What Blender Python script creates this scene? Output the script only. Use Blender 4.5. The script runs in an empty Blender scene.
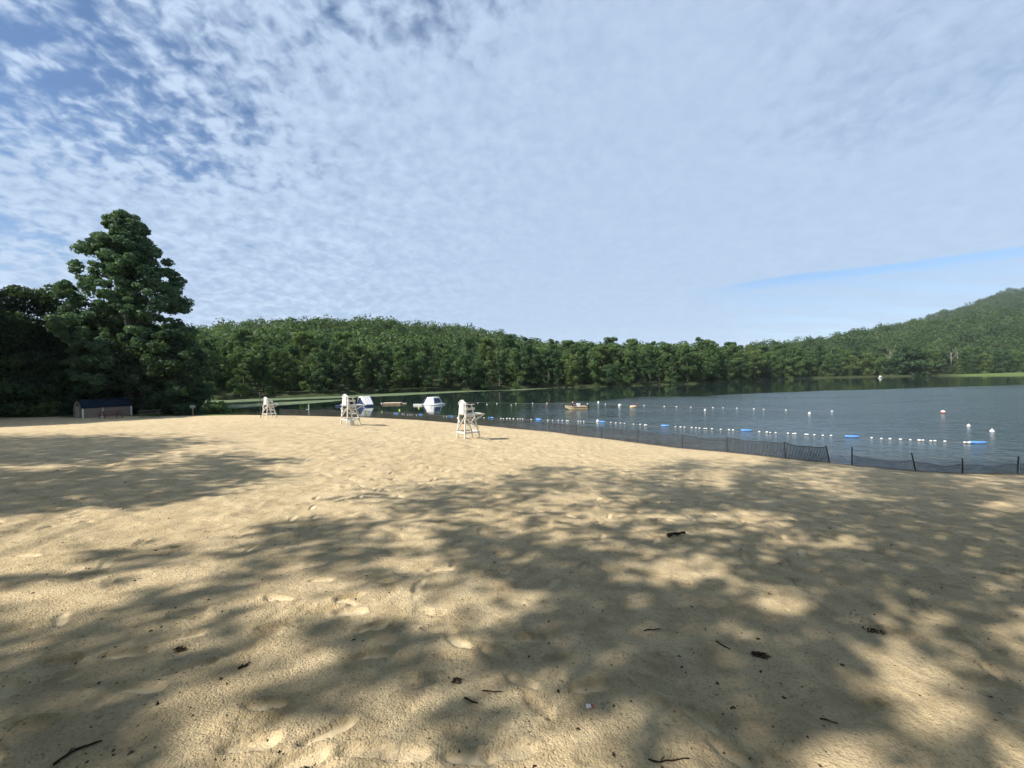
import bpy, math, random
import numpy as np
from mathutils import Vector, Matrix

rng = np.random.default_rng(7)
random.seed(7)
sc = bpy.context.scene
COL = sc.collection
F = 384.0
CAMZ = 4.0
PITCH = math.atan(7.5 / F)
ROLL = 0.014

# ------------------------------------------------------------------ camera
fwd = np.array([0, math.cos(PITCH), -math.sin(PITCH)])
r0 = np.array([1.0, 0, 0]); u0 = np.array([0, math.sin(PITCH), math.cos(PITCH)])
RT = math.cos(ROLL) * r0 - math.sin(ROLL) * u0
UP = math.cos(ROLL) * u0 + math.sin(ROLL) * r0
EYE = np.array([0, 0, CAMZ])
cam = bpy.data.cameras.new("camera"); camo = bpy.data.objects.new("camera", cam); COL.objects.link(camo)
cam.sensor_width = 36.0; cam.lens = F * 36.0 / 1024.0
cam.clip_start = 0.05; cam.clip_end = 20000
m = Matrix.Identity(4)
for i in range(3):
    m[i][0] = RT[i]; m[i][1] = UP[i]; m[i][2] = -fwd[i]; m[i][3] = EYE[i]
camo.matrix_world = m
sc.camera = camo

def project(P):
    d = np.asarray(P, float) - EYE
    dz = d @ fwd
    s = np.where(np.abs(dz) < 1e-6, 1e-6, dz)
    return 512 + F * (d @ RT) / s, 384 - F * (d @ UP) / s, dz

def ray(px, py):
    return fwd + RT * (px - 512) / F + UP * (384 - py) / F

def cast(px, py, z=0.0):
    d = ray(px, py); t = (z - CAMZ) / d[2]
    return EYE + d * t

# ------------------------------------------------------------------ terrain functions
SHORE_PX = [(1017, 473.8), (962, 473), (915.6, 470.6), (852, 465), (829.5, 462.4), (785.5, 458), (727, 452), (682, 448),
            (637.5, 442.5), (601.5, 438), (576, 435), (549, 431.4), (516, 428.5), (487, 425.7), (452, 422.5), (421, 420),
            (370, 417.5), (300, 415.6), (230, 414.6)]
SH = [cast(x, y)[:2] for x, y in SHORE_PX]
SH = [np.array([400, -30.]), np.array([120, -8.]), np.array([42, 10.5]), np.array([25, 14.0])] + SH
xl, yl = SH[-1]
SH += [np.array(p, float) for p in ((xl - 4, yl + 2), (xl - 10, yl + 9), (xl - 18, yl + 19), (xl - 26, yl + 28), (xl - 44, yl + 38), (xl - 90, yl + 44), (xl - 300, yl + 60))]
SH = np.array(SH)

def sstep(a, b, x):
    t = np.clip((x - a) / (b - a), 0, 1)
    return t * t * (3 - 2 * t)

def shore_dist(X, Y):
    """signed distance to the waterline, positive on the beach side"""
    X = np.asarray(X, float); Y = np.asarray(Y, float)
    best = np.full(X.shape, 1e18); sgn = np.ones(X.shape)
    for a, b in zip(SH[:-1], SH[1:]):
        ab = b - a; L2 = ab @ ab
        t = np.clip(((X - a[0]) * ab[0] + (Y - a[1]) * ab[1]) / L2, 0, 1)
        dx = X - a[0] - t * ab[0]; dy = Y - a[1] - t * ab[1]
        d2 = dx * dx + dy * dy
        cr = ab[0] * dy - ab[1] * dx          # positive = left of direction
        k = d2 < best
        best = np.where(k, d2, best); sgn = np.where(k, np.where(cr > 0, 1, -1), sgn)
    return np.sqrt(best) * sgn

def H(X, Y):
    X = np.asarray(X, float); Y = np.asarray(Y, float)
    d = shore_dist(X, Y)
    w = 1 - 0.75 * sstep(-13, -43, X) * sstep(-5, 22, Y)
    dd = np.where(d > 20, 20 + 10 * (1 - np.exp(-(d - 20) / 10)), d)
    return np.where(d > 0, 0.094 * dd * w, np.maximum(0.1 * d, -1.6))

def lattice(ix, iy, seed):
    h = (ix.astype(np.int64) * 374761393 + iy.astype(np.int64) * 668265263 + seed * 1442695041) & 0xFFFFFFFF
    h = ((h ^ (h >> 13)) * 1274126177) & 0xFFFFFFFF
    return ((h ^ (h >> 16)) & 0xFFFF) / 65535.0

def noise2(x, y, seed=0):
    x = np.asarray(x, float); y = np.asarray(y, float)
    ix = np.floor(x); iy = np.floor(y); fx = x - ix; fy = y - iy
    fx = fx * fx * fx * (fx * (fx * 6 - 15) + 10); fy = fy * fy * fy * (fy * (fy * 6 - 15) + 10)
    a = lattice(ix, iy, seed); b = lattice(ix + 1, iy, seed); c = lattice(ix, iy + 1, seed); d = lattice(ix + 1, iy + 1, seed)
    return (a * (1 - fx) + b * fx) * (1 - fy) + (c * (1 - fx) + d * fx) * fy

def relief(X, Y):
    d = shore_dist(X, Y)
    z = 0.05 * (noise2(X / 2.3, Y / 2.3, 1) - .5) + 0.015 * (noise2(X / .62, Y / .62, 2) - .5)
    z += 0.013 * (noise2(X / .24 + 5, Y / .24, 3) - .5) + 0.014 * (noise2(X / .11, Y / .11, 4) - .5)
    r = noise2(X / 3.1 + 9, Y / 3.1, 5)
    return z * (0.55 + 0.75 * r) * sstep(0.0, 2.5, d) * 0.85

def ground(px, py):
    """first hit of the pixel ray with the beach"""
    d = ray(px, py)
    t = np.linspace(0.8, 140, 9000)
    P = EYE[None] + d[None] * t[:, None]
    z = H(P[:, 0], P[:, 1])
    k = np.nonzero(P[:, 2] <= z)[0]
    i = k[0] if len(k) else len(t) - 1
    return P[i, 0], P[i, 1], float(z[i])

# ------------------------------------------------------------------ object helpers
def tag(o, label=None, cat=None, group=None, kind=None):
    if label: o['label'] = label
    if cat: o['category'] = cat
    if group: o['group'] = group
    if kind: o['kind'] = kind
    return o

def empty(name, loc=(0, 0, 0), rz=0.0, label=None, cat=None, group=None, scale=None):
    o = bpy.data.objects.new(name, None); COL.objects.link(o)
    o.location = loc; o.rotation_euler = (0, 0, rz); o.empty_display_size = 0.2
    if scale is not None: o.scale = scale
    return tag(o, label, cat, group)

def np_mesh(name, V, Q, mat, attrs=None, smooth=False):
    V = np.ascontiguousarray(V, np.float32); Q = np.ascontiguousarray(Q, np.int32)
    n = Q.shape[1]
    me = bpy.data.meshes.new(name)
    me.vertices.add(len(V)); me.vertices.foreach_set("co", V.ravel())
    me.loops.add(Q.size); me.loops.foreach_set("vertex_index", Q.ravel())
    me.polygons.add(len(Q)); me.polygons.foreach_set("loop_start", np.arange(0, Q.size, n, dtype=np.int32))
    if smooth: me.polygons.foreach_set("use_smooth", np.ones(len(Q), bool))
    for k, a in (attrs or {}).items():
        at = me.attributes.new(k, 'FLOAT', 'POINT'); at.data.foreach_set("value", np.ascontiguousarray(a, np.float32))
    me.update(calc_edges=True)
    if mat: me.materials.append(mat)
    return me

def link(name, me, parent=None, loc=None):
    o = bpy.data.objects.new(name, me); COL.objects.link(o)
    if parent: o.parent = parent
    if loc is not None: o.location = loc
    return o

class MB:
    def __init__(s): s.v = []; s.f = []
    def add(s, v, f):
        n = len(s.v); s.v += [tuple(p) for p in v]; s.f += [tuple(i + n for i in q) for q in f]; return s
    def box(s, c, size, M=None):
        x, y, z = [k / 2 for k in size]
        v = [Vector((sx * x, sy * y, sz * z)) for sz in (-1, 1) for sy in (-1, 1) for sx in (-1, 1)]
        if M is not None: v = [M @ p for p in v]
        v = [p + Vector(c) for p in v]
        return s.add(v, [(0, 2, 3, 1), (4, 5, 7, 6), (0, 1, 5, 4), (2, 6, 7, 3), (0, 4, 6, 2), (1, 3, 7, 5)])
    def beam(s, a, b, w, h, up=(0, 0, 1)):
        a = Vector(a); b = Vector(b); d = (b - a); L = d.length; d.normalize()
        u = Vector(up)
        if abs(d.dot(u)) > .97: u = Vector((1, 0, 0))
        x = d.cross(u).normalized(); z = x.cross(d)
        v = [p + x * sx * w / 2 + z * sz * h / 2 for p in (a, b) for sx, sz in ((-1, -1), (1, -1), (1, 1), (-1, 1))]
        return s.add(v, [(3, 2, 1, 0), (4, 5, 6, 7), (0, 1, 5, 4), (1, 2, 6, 5), (2, 3, 7, 6), (3, 0, 4, 7)])
    def tube(s, pts, rad, n=6, cap=True):
        pts = [Vector(p) for p in pts]
        if not hasattr(rad, '__len__'): rad = [rad] * len(pts)
        rings = []; base = len(s.v)
        for i, p in enumerate(pts):
            d = (pts[min(i + 1, len(pts) - 1)] - pts[max(i - 1, 0)]).normalized()
            u = Vector((0, 0, 1)) if abs(d.z) < .9 else Vector((1, 0, 0))
            x = d.cross(u).normalized(); y = d.cross(x)
            rings.append([p + (x * math.cos(2 * math.pi * k / n) + y * math.sin(2 * math.pi * k / n)) * rad[i] for k in range(n)])
        v = [p for r in rings for p in r]
        f = [(i * n + k, i * n + (k + 1) % n, (i + 1) * n + (k + 1) % n, (i + 1) * n + k) for i in range(len(pts) - 1) for k in range(n)]
        if cap: f += [tuple(range(n))[::-1], tuple((len(pts) - 1) * n + k for k in range(n))]
        return s.add(v, f)
    def lathe(s, prof, n=12, c=(0, 0, 0)):
        v = [(c[0] + r * math.cos(2 * math.pi * k / n), c[1] + r * math.sin(2 * math.pi * k / n), c[2] + z) for r, z in prof for k in range(n)]
        f = [(i * n + k, i * n + (k + 1) % n, (i + 1) * n + (k + 1) % n, (i + 1) * n + k) for i in range(len(prof) - 1) for k in range(n)]
        f += [tuple(range(n))[::-1], tuple((len(prof) - 1) * n + k for k in range(n))]
        return s.add(v, f)
    def prism(s, poly, y0, y1):
        """polygon in x,z extruded along y"""
        n = len(poly)
        v = [(x, y0, z) for x, z in poly] + [(x, y1, z) for x, z in poly]
        return s.add(v, [tuple(range(n)), tuple(range(2 * n - 1, n - 1, -1))] + [((i + 1) % n, i, n + i, n + (i + 1) % n) for i in range(n)])
    def mesh(s, name, mat, bevel=0, smooth=False):
        me = bpy.data.meshes.new(name); me.from_pydata(s.v, [], s.f); me.update()
        if bevel:
            import bmesh
            b = bmesh.new(); b.from_mesh(me)
            bmesh.ops.recalc_face_normals(b, faces=b.faces)
            bmesh.ops.bevel(b, geom=b.edges[:], offset=bevel, segments=1, affect='EDGES')
            b.to_mesh(me); b.free()
        if smooth: me.polygons.foreach_set("use_smooth", np.ones(len(me.polygons), bool))
        me.materials.append(mat)
        return me
    def build(s, name, mat, parent=None, loc=None, bevel=0, smooth=False):
        return link(name, s.mesh(name, mat, bevel, smooth), parent, loc)

# ------------------------------------------------------------------ materials
class NT:
    def __init__(s, tree): s.t = tree; s.n = tree.nodes; s.l = tree.links
    def node(s, typ, **kw):
        n = s.n.new(typ)
        for k, v in kw.items():
            if k.startswith('i_'):
                s.put(n.inputs[k[2:].replace('_', ' ')], v)
            else: setattr(n, k, v)
        return n
    def put(s, sock, v):
        if isinstance(v, bpy.types.NodeSocket): s.l.new(v, sock)
        else:
            if hasattr(sock.default_value, '__len__') and len(sock.default_value) == 4 and len(v) == 3: v = (*v, 1)
            sock.default_value = v
    def math(s, op, a, b=None, c=None, clamp=False):
        n = s.n.new('ShaderNodeMath'); n.operation = op; n.use_clamp = clamp
        for i, x in enumerate((a, b, c)):
            if x is not None: s.put(n.inputs[i], x)
        return n.outputs[0]
    def smooth(s, x, a, b, lo=0.0, hi=1.0):
        n = s.n.new('ShaderNodeMapRange'); n.interpolation_type = 'SMOOTHSTEP'
        s.put(n.inputs['Value'], x); s.put(n.inputs['From Min'], a); s.put(n.inputs['From Max'], b); s.put(n.inputs['To Min'], lo); s.put(n.inputs['To Max'], hi)
        return n.outputs[0]
    def noise(s, vec, scale, detail=2, rough=.5, dist=0):
        n = s.n.new('ShaderNodeTexNoise')
        s.put(n.inputs['Vector'], vec); n.inputs['Scale'].default_value = scale; n.inputs['Detail'].default_value = detail
        n.inputs['Roughness'].default_value = rough; n.inputs['Distortion'].default_value = dist
        return n.outputs['Fac']
    def mix(s, f, a, b):
        n = s.n.new('ShaderNodeMix'); n.data_type = 'RGBA'
        s.put(n.inputs[0], f); s.put(n.inputs[6], a); s.put(n.inputs[7], b)
        return n.outputs[2]
    def attr(s, name):
        n = s.n.new('ShaderNodeAttribute'); n.attribute_name = name; return n.outputs['Fac']

def new_mat(name):
    mt = bpy.data.materials.new(name); mt.use_nodes = True
    t = NT(mt.node_tree); b = t.n['Principled BSDF']
    return mt, t, b

def plain(name, col, rough=.6, var=.12, scale=6, spec=.4, bump=0.0, bscale=40):
    mt, t, b = new_mat(name)
    tc = t.node('ShaderNodeTexCoord').outputs['Object']
    f = t.smooth(t.noise(tc, scale, 4, .6), .3, .7)
    t.put(b.inputs['Base Color'], t.mix(f, tuple(c * (1 - var) for c in col), tuple(min(1, c * (1 + var)) for c in col)))
    b.inputs['Roughness'].default_value = rough
    b.inputs['Specular IOR Level'].default_value = spec
    if bump:
        bn = t.node('ShaderNodeBump', i_Strength=1.0, i_Distance=bump, i_Height=t.noise(tc, bscale, 3))
        t.put(b.inputs['Normal'], bn.outputs[0])
    return mt

def leaf_mat(name, dark, light, trans=.28):
    mt, t, b = new_mat(name)
    a = t.attr('tint')
    oi = t.node('ShaderNodeObjectInfo').outputs['Random']
    f = t.math('ADD', t.math('MULTIPLY', a, .75), t.math('MULTIPLY', oi, .25), clamp=True)
    c = t.mix(f, dark, light)
    t.put(b.inputs['Base Color'], c)
    b.inputs['Roughness'].default_value = .62; b.inputs['Specular IOR Level'].default_value = .22
    tr = t.node('ShaderNodeBsdfTranslucent'); t.put(tr.inputs['Color'], t.mix(.5, c, (.12, .2, .02)))
    mx = t.node('ShaderNodeMixShader'); mx.inputs[0].default_value = trans
    t.l.new(b.outputs[0], mx.inputs[1]); t.l.new(tr.outputs[0], mx.inputs[2])
    t.l.new(mx.outputs[0], t.n['Material Output'].inputs['Surface'])
    return mt

M_BARK = plain('bark', (.12, .095, .07), .9, .4, 8, .1, .02, 14)
M_PALEBARK = plain('pale_bark', (.20, .185, .155), .85, .3, 4, .1)
M_DEAD = plain('bleached_wood', (.15, .143, .125), .85, .2, 4, .1)
M_LEAF_DARK = leaf_mat('leaf_dark', (.030, .066, .033), (.060, .112, .045), .38)
M_LEAF_MID = leaf_mat('leaf_mid', (.052, .096, .038), (.100, .164, .054), .38)
M_LEAF_YEL = leaf_mat('leaf_yellow_green', (.075, .118, .038), (.130, .182, .058), .38)
M_LEAF_HERO = leaf_mat('leaf_broad', (.048, .104, .066), (.092, .165, .086), .38)
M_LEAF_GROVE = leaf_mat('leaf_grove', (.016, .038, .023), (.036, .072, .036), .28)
M_LEAF_FOREST = leaf_mat('leaf_forest', (.018, .045, .022), (.086, .134, .048), .36)
M_WHITE = plain('white_paint', (.60, .58, .54), .6, .16, 5, .3)
M_WHITEPVC = plain('white_vinyl', (.56, .56, .56), .35, .04, 3, .5)
M_NAVY = plain('navy_vinyl', (.025, .036, .115), .35, .1, 3, .5)
M_BLUE = plain('blue_foam', (.09, .25, .58), .5, .1, 5, .4)
M_LIME = plain('lime_plastic', (.48, .62, .12), .4, .1, 5, .4)
M_RED = plain('red_plastic', (.55, .07, .05), .4, .1, 5, .4)
M_REDBROWN = plain('red_brown_plastic', (.13, .045, .035), .5, .15, 5, .3)
M_TAN = plain('tan_paint', (.46, .36, .22), .6, .15, 5, .3)
M_DOCK = plain('weathered_boards', (.48, .40, .30), .8, .2, 5, .2)
M_BLACK = plain('black_plastic', (.02, .02, .022), .5, .2, 5, .4)
M_NET = plain('black_netting', (.04, .041, .042), .7, .2, 5, .2)
M_POST = plain('dark_steel', (.035, .035, .035), .6, .3, 5, .3)
M_PVC = plain('grey_pipe', (.42, .43, .42), .6, .12, 5, .3)
M_ROPE = plain('rope', (.13, .13, .12), .9, .15, 9, .1)
M_ROOF = plain('blue_metal_roof', (.005, .012, .026), .8, .15, 2, .12)
M_PICNIC_RED = plain('dull_red_shaded', (.12, .04, .035), .7, .25, 4, .2)  # dull red, darkened in the colour for the shade around the table
M_WOOD = plain('weathered_wood', (.25, .19, .13), .85, .3, 5, .15, .004, 30)
M_TWIG2 = plain('dark_weathered_wood', (.10, .085, .065), .85, .3, 5, .15)
M_TWIG = plain('dark_twig', (.035, .024, .018), .9, .3, 20, .1)
M_LITTER = plain('dead_leaf_bits', (.06, .042, .028), .9, .5, 30, .1)
M_SKIN = plain('skin', (.45, .28, .20), .6, .05, 5, .3)
M_PURPLE = plain('dark_purple_cloth', (.05, .025, .08), .9, .15, 8, .1)
M_HAIR = plain('dark_hair', (.03, .02, .015), .7, .2, 20, .2)
M_PAPER = plain('white_paper', (.8, .8, .8), .7, .05, 20, .2)

def siding_mat():
    mt, t, b = new_mat('grey_siding')
    tc = t.node('ShaderNodeTexCoord').outputs['Object']
    w = t.node('ShaderNodeTexWave', wave_type='BANDS', bands_direction='Z'); t.put(w.inputs['Vector'], tc)
    w.inputs['Scale'].default_value = 2.6; w.inputs['Distortion'].default_value = 0
    n = t.noise(tc, 3, 4)
    t.put(b.inputs['Base Color'], t.mix(n, (.14, .115, .088), (.185, .155, .122)))
    bn = t.node('ShaderNodeBump', i_Strength=.8, i_Distance=.02, i_Height=w.outputs['Fac']); t.put(b.inputs['Normal'], bn.outputs[0])
    b.inputs['Roughness'].default_value = .8
    return mt
M_SIDING = siding_mat()

def sand_mat():
    mt, t, b = new_mat('sand')
    tc = t.node('ShaderNodeTexCoord').outputs['Object']
    pale = t.attr('pale'); grass = t.attr('grass'); wet = t.attr('wet')
    big = t.smooth(t.noise(tc, .35, 4, .55), .3, .7)
    med = t.noise(tc, 3.2, 4, .6)
    fine = t.noise(tc, 75, 3, .65)
    grain = t.noise(tc, 260, 2, .6)
    base = t.mix(big, (.505, .396, .242), (.56, .448, .285))
    base = t.mix(t.smooth(med, .35, .7), base, (.395, .308, .185))
    speck = t.smooth(grain, .60, .72)
    base = t.mix(t.math('MULTIPLY', speck, .5), base, (.15, .11, .07))
    crust = t.math('SUBTRACT', 1.0, pale)
    base = t.mix(t.math('MULTIPLY', t.math('MULTIPLY', t.smooth(t.noise(tc, 48, 3, .7), .50, .66), .55), crust), base, (.215, .168, .105))
    base = t.mix(t.math('MULTIPLY', t.smooth(t.noise(tc, 17, 4, .7), .60, .70), t.math('MULTIPLY', .7, crust)), base, (.19, .148, .095))
    # crust pits
    vo = t.node('ShaderNodeTexVoronoi', feature='F1'); t.put(vo.inputs['Vector'], tc); vo.inputs['Scale'].default_value = 55
    pit = t.smooth(vo.outputs['Distance'], 0.0, .55)
    rough_zone = t.math('SUBTRACT', 1.0, pale)
    base = t.mix(t.math("MULTIPLY", pale, .68), base, (.585, .485, .335))
    # greenish damp grime
    damp = t.smooth(t.noise(tc, 1.1, 4, .6), .52, .75)
    base = t.mix(t.math('MULTIPLY', t.math('MULTIPLY', damp, .45), rough_zone), base, (.345, .28, .175))
    base = t.mix(wet, base, (.13, .10, .065))
    gcol = t.mix(t.noise(tc, 6, 4, .7), (.03, .055, .015), (.075, .11, .03))
    base = t.mix(grass, base, gcol)
    t.put(b.inputs['Base Color'], base)
    b.inputs['Roughness'].default_value = .95; b.inputs['Specular IOR Level'].default_value = .12
    h = t.math('ADD', t.math('MULTIPLY', fine, .013), t.math('MULTIPLY', grain, .0045))
    h = t.math('ADD', h, t.math('MULTIPLY', t.noise(tc, 22, 4, .65), .022))
    h = t.math('ADD', h, t.math('MULTIPLY', pit, .006))
    h = t.math('MULTIPLY', h, t.math('ADD', .22, t.math('MULTIPLY', rough_zone, .78)))
    h = t.math('ADD', h, t.math('MULTIPLY', med, .02))
    bn = t.node('ShaderNodeBump', i_Strength=.85, i_Distance=1.0, i_Height=h); t.put(b.inputs['Normal'], bn.outputs[0])
    return mt
M_SAND = sand_mat()

def far_ground_mat():
    mt, t, b = new_mat('far_ground')
    tc = t.node('ShaderNodeTexCoord').outputs['Object']
    g = t.attr('meadow')
    c = t.mix(t.noise(tc, .25, 5, .65), (.018, .028, .012), (.045, .05, .022))
    gr = t.mix(t.noise(tc, .5, 5, .7), (.06, .095, .03), (.115, .145, .05))
    t.put(b.inputs['Base Color'], t.mix(g, c, gr)); b.inputs['Roughness'].default_value = .95; b.inputs['Specular IOR Level'].default_value = .1
    return mt

def weed_mat():
    mt, t, b = new_mat('floating_weed')
    tc = t.node('ShaderNodeTexCoord').outputs['Object']
    c = t.mix(t.smooth(t.noise(tc, .6, 5, .7), .35, .65), (.05, .08, .03), (.11, .145, .065))
    t.put(b.inputs['Base Color'], c); b.inputs['Roughness'].default_value = .8
    return mt

def water_mat():
    mt, t, b = new_mat('lake_water')
    tc = t.node('ShaderNodeTexCoord').outputs['Object']
    rip = t.attr('ripple'); sh = t.attr('shallow')
    n1 = t.noise(tc, 1.0, 2, .5); n2 = t.noise(tc, 3.4, 2, .55)
    patch = t.smooth(t.noise(tc, .06, 3, .6), .3, .65, .55, 1.15)
    mp = t.node('ShaderNodeMapping'); t.l.new(tc, mp.inputs[0]); mp.inputs['Scale'].default_value = (.018, .10, 1); mp.inputs['Rotation'].default_value = (0, 0, math.radians(-7))
    patch2 = t.smooth(t.noise(mp.outputs[0], 1.0, 4, .6), .36, .60, .72, 1.12)
    patch = t.math('MULTIPLY', patch, patch2)
    h = t.math('ADD', t.math('MULTIPLY', n1, .115), t.math('MULTIPLY', n2, .062))
    h = t.math('MULTIPLY', h, t.math('MULTIPLY', rip, patch))
    bn = t.node('ShaderNodeBump', i_Strength=1.0, i_Distance=1.0, i_Height=h)
    t.put(b.inputs['Normal'], bn.outputs[0])
    t.put(b.inputs['Base Color'], t.mix(sh, (.016, .027, .024), (.05, .045, .026)))
    t.put(b.inputs['Roughness'], t.math('ADD', .035, t.math('MULTIPLY', t.smooth(t.math('MULTIPLY', rip, patch2), .2, 1.0), .15))); b.inputs['IOR'].default_value = 1.33
    return mt

# ------------------------------------------------------------------ beach
def ring_axis(lo, hi, f0, f1, step, grow):
    a = list(np.arange(f0, f1, step)); s = step
    x = a[-1]
    while x < hi: s = min(s * grow, 6.0); x += s; a.append(x)
    s = step; x = a[0]; pre = []
    while x > lo: s = min(s * grow, 6.0); x -= s; pre.append(x)
    return np.array(pre[::-1] + a)

gx = ring_axis(-220, 220, -5.5, 5.5, .024, 1.016)
gy = ring_axis(-120, 130, 1.0, 5.5, .019, 1.013)
GX, GY = np.meshgrid(gx, gy)
dist = shore_dist(GX, GY)
Z = H(GX, GY) + relief(GX, GY) * np.clip(1.15 - .0 * GY, 0, 1.15)
pale = np.zeros(GX.shape)
# churned sand farther up the beach
lump = noise2(GX / .42, GY / .42, 11) * noise2(GX / .9 + 3, GY / .9, 12)
Z += (.07 * (lump - .25)) * sstep(5, 11, GY) * sstep(1.0, 4, dist) * sstep(6, -6, GX - .25 * GY + 2)
Z += (.030 * (noise2(GX / .17, GY / .17, 13) * noise2(GX / .45, GY / .45, 14) * 2 - .5)) * sstep(3.5, 6.5, GY) * sstep(1.0, 4, dist)
# footprints
def footprint(x, y, a, L=.29, W=.105, dep=.022, pal=.75):
    i0, i1 = np.searchsorted(gx, [x - .35, x + .35]); j0, j1 = np.searchsorted(gy, [y - .35, y + .35])
    if i1 - i0 < 3 or j1 - j0 < 3: return
    X = GX[j0:j1, i0:i1] - x; Y = GY[j0:j1, i0:i1] - y
    u = (X * math.cos(a) + Y * math.sin(a)) / (L / 2); v = (-X * math.sin(a) + Y * math.cos(a)) / (W / 2)
    v = v / (1 - .18 * np.cos(u * 2.4 + .6))
    r = np.sqrt(u * u + v * v)
    ins = sstep(1.08, .82, r)
    Z[j0:j1, i0:i1] += -dep * ins + dep * .45 * np.exp(-((r - 1.22) / .16) ** 2)
    if random.random() < pal:
        pale[j0:j1, i0:i1] = np.maximum(pale[j0:j1, i0:i1], ins * random.uniform(.45, 1.0))
for px, py, a in [(405, 758, .1), (365, 752, .2), (468, 760, .0), (600, 757, .2), (538, 707, 2.4), (497, 655, -.3), (372, 628, .7), (350, 613, .1), (455, 658, .05),
                  (440, 632, .1), (375, 655, .25), (325, 610, .5), (328, 733, .6), (300, 760, .3), (265, 705, .2), (140, 690, .1), (125, 655, .1),
                  (190, 612, .3), (192, 668, .6), (560, 660, .1), (590, 690, .1), (655, 690, -.4), (700, 720, -.8), (650, 684, -.3), (530, 640, .1), (880, 705, -.05), (730, 755, -.7),
                  (250, 745, .4), (30, 725, .0), (60, 660, .1), (510, 755, .1)]:
    x, y, z = ground(px, py); footprint(x, y, a + random.uniform(-.15, .15), random.uniform(.26, .32), random.uniform(.1, .125), random.uniform(.018, .028))
for k in range(85):
    x = random.uniform(-11, 9); y = random.uniform(1.3, 11); a = random.uniform(-.5, 3.2)
    for s in range(random.randint(3, 7)):
        footprint(x + .08 * (-1) ** s * -math.sin(a), y + .08 * (-1) ** s * math.cos(a), a + random.uniform(-.2, .2), random.uniform(.24, .31), random.uniform(.09, .12), random.uniform(.012, .030))
        x += .62 * math.cos(a); y += .62 * math.sin(a); a += random.uniform(-.12, .12)
# trampled hollows all over
for k in range(900):
    y = 1.2 + 13 * random.random() ** 1.2; x = random.uniform(-1.35, 1.35) * (y + 1)
    footprint(x, y, random.uniform(0, 3.14), random.uniform(.14, .36), random.uniform(.10, .2), random.uniform(.004, .012), 0)

gl0 = np.array(ground(2, 417.6)); gl1 = np.array(ground(205, 415.4))
lineY = gl0[1] + (GX - gl0[0]) / (gl1[0] - gl0[0]) * (gl1[1] - gl0[1])
grass = sstep(-.3, .5, GY - lineY + 1.2 * (noise2(GX / 1.5, GY / 1.5, 21) - .5)) * sstep(-24, -27, GX) + sstep(-50, -58, GX)
grass = np.clip(grass, 0, 1)
wet = sstep(.75, .1, dist + .5 * (noise2(GX / .8, GY / .8, 22) - .5)) * .8
Zb = Z
V = np.stack([GX.ravel(), GY.ravel(), Z.ravel()], 1)
ny, nx = GX.shape
idx = np.arange(ny * nx).reshape(ny, nx)
keep = (dist[:-1, :-1] > -9) | (dist[1:, 1:] > -9)
Q = np.stack([idx[:-1, :-1], idx[:-1, 1:], idx[1:, 1:], idx[1:, :-1]], -1)[keep]
used = np.zeros(ny * nx, bool); used[Q.ravel()] = True
remap = np.cumsum(used) - 1
me = np_mesh('beach_sand', V[used], remap[Q], M_SAND, {'pale': pale.ravel()[used], 'grass': grass.ravel()[used], 'wet': wet.ravel()[used]}, smooth=True)
tag(link('beach_ground', me), 'pale trampled sand beach sloping down to the lake', 'beach', kind='structure')

def zsurf(x, y):
    i = int(np.clip(np.searchsorted(gx, x), 1, len(gx) - 1)); j = int(np.clip(np.searchsorted(gy, y), 1, len(gy) - 1))
    fx = (x - gx[i - 1]) / (gx[i] - gx[i - 1]); fy = (y - gy[j - 1]) / (gy[j] - gy[j - 1])
    return float((Zb[j - 1, i - 1] * (1 - fx) + Zb[j - 1, i] * fx) * (1 - fy) + (Zb[j, i - 1] * (1 - fx) + Zb[j, i] * fx) * fy)

# ------------------------------------------------------------------ lake
def hor(px): return 376.5 - .014 * (px - 512)
FAR_PX = [(-900, 62), (-500, 68), (-100, 72), (100, 74), (215, 79), (300, 88), (400, 103), (475, 114), (545, 128), (600, 134), (696, 155), (731, 180), (765, 215), (802, 250), (880, 288), (950, 285), (1024, 274), (1200, 300), (1500, 330), (1900, 330)]
fpx = np.array([p[0] for p in FAR_PX], float); fY = np.array([p[1] for p in FAR_PX], float); fu = (fpx - 512) / F
def far_shore(u): return np.interp(u, fu, fY)

wu = np.linspace(-2.3, 2.6, 420)
wy = np.exp(np.linspace(math.log(2.0), math.log(560), 360))
WU, WY = np.meshgrid(wu, wy)
WX = WU * WY
px_, py_, _ = project(np.stack([WX, WY, np.zeros_like(WX)], -1))
# ruffled water: open lake on the right, smooth lee by the far bank and in the left cove
ytop = np.interp(px_, [300, 470, 520, 600, 640, 700, 760, 830, 1024, 1300], [420, 408, 402.5, 399.5, 396, 395.5, 392.5, 390.2, 384.2, 378])
wob = .8 * (noise2(WX / 14, WY / 14, 31) - .5)
rip = sstep(-.4, 1.2, py_ - ytop + wob) * np.interp(px_, [340, 470, 540, 640, 800], [.05, .16, .42, .9, 1.0])
rip = rip * np.interp(WY, [0, 15, 40, 100], [1.2, 1.15, 1.0, .9])
rip = np.maximum(rip, .035)
ds = shore_dist(WX, WY)
shal = sstep(-4.5, 0, ds) * .8
Vw = np.stack([WX.ravel(), WY.ravel(), np.zeros(WX.size)], 1)
n1, n2 = WX.shape; idx = np.arange(n1 * n2).reshape(n1, n2)
keep = ((ds[:-1, :-1] < 1.5) | (ds[1:, 1:] < 1.5))
Q = np.stack([idx[:-1, :-1], idx[:-1, 1:], idx[1:, 1:], idx[1:, :-1]], -1)[keep]
tag(link('lake_water', np_mesh('lake_water', Vw, Q, water_mat(), {'ripple': rip.ravel(), 'shallow': shal.ravel()}, True)), 'dark green lake, ruffled and blue in the open', 'lake', kind='structure')

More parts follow.
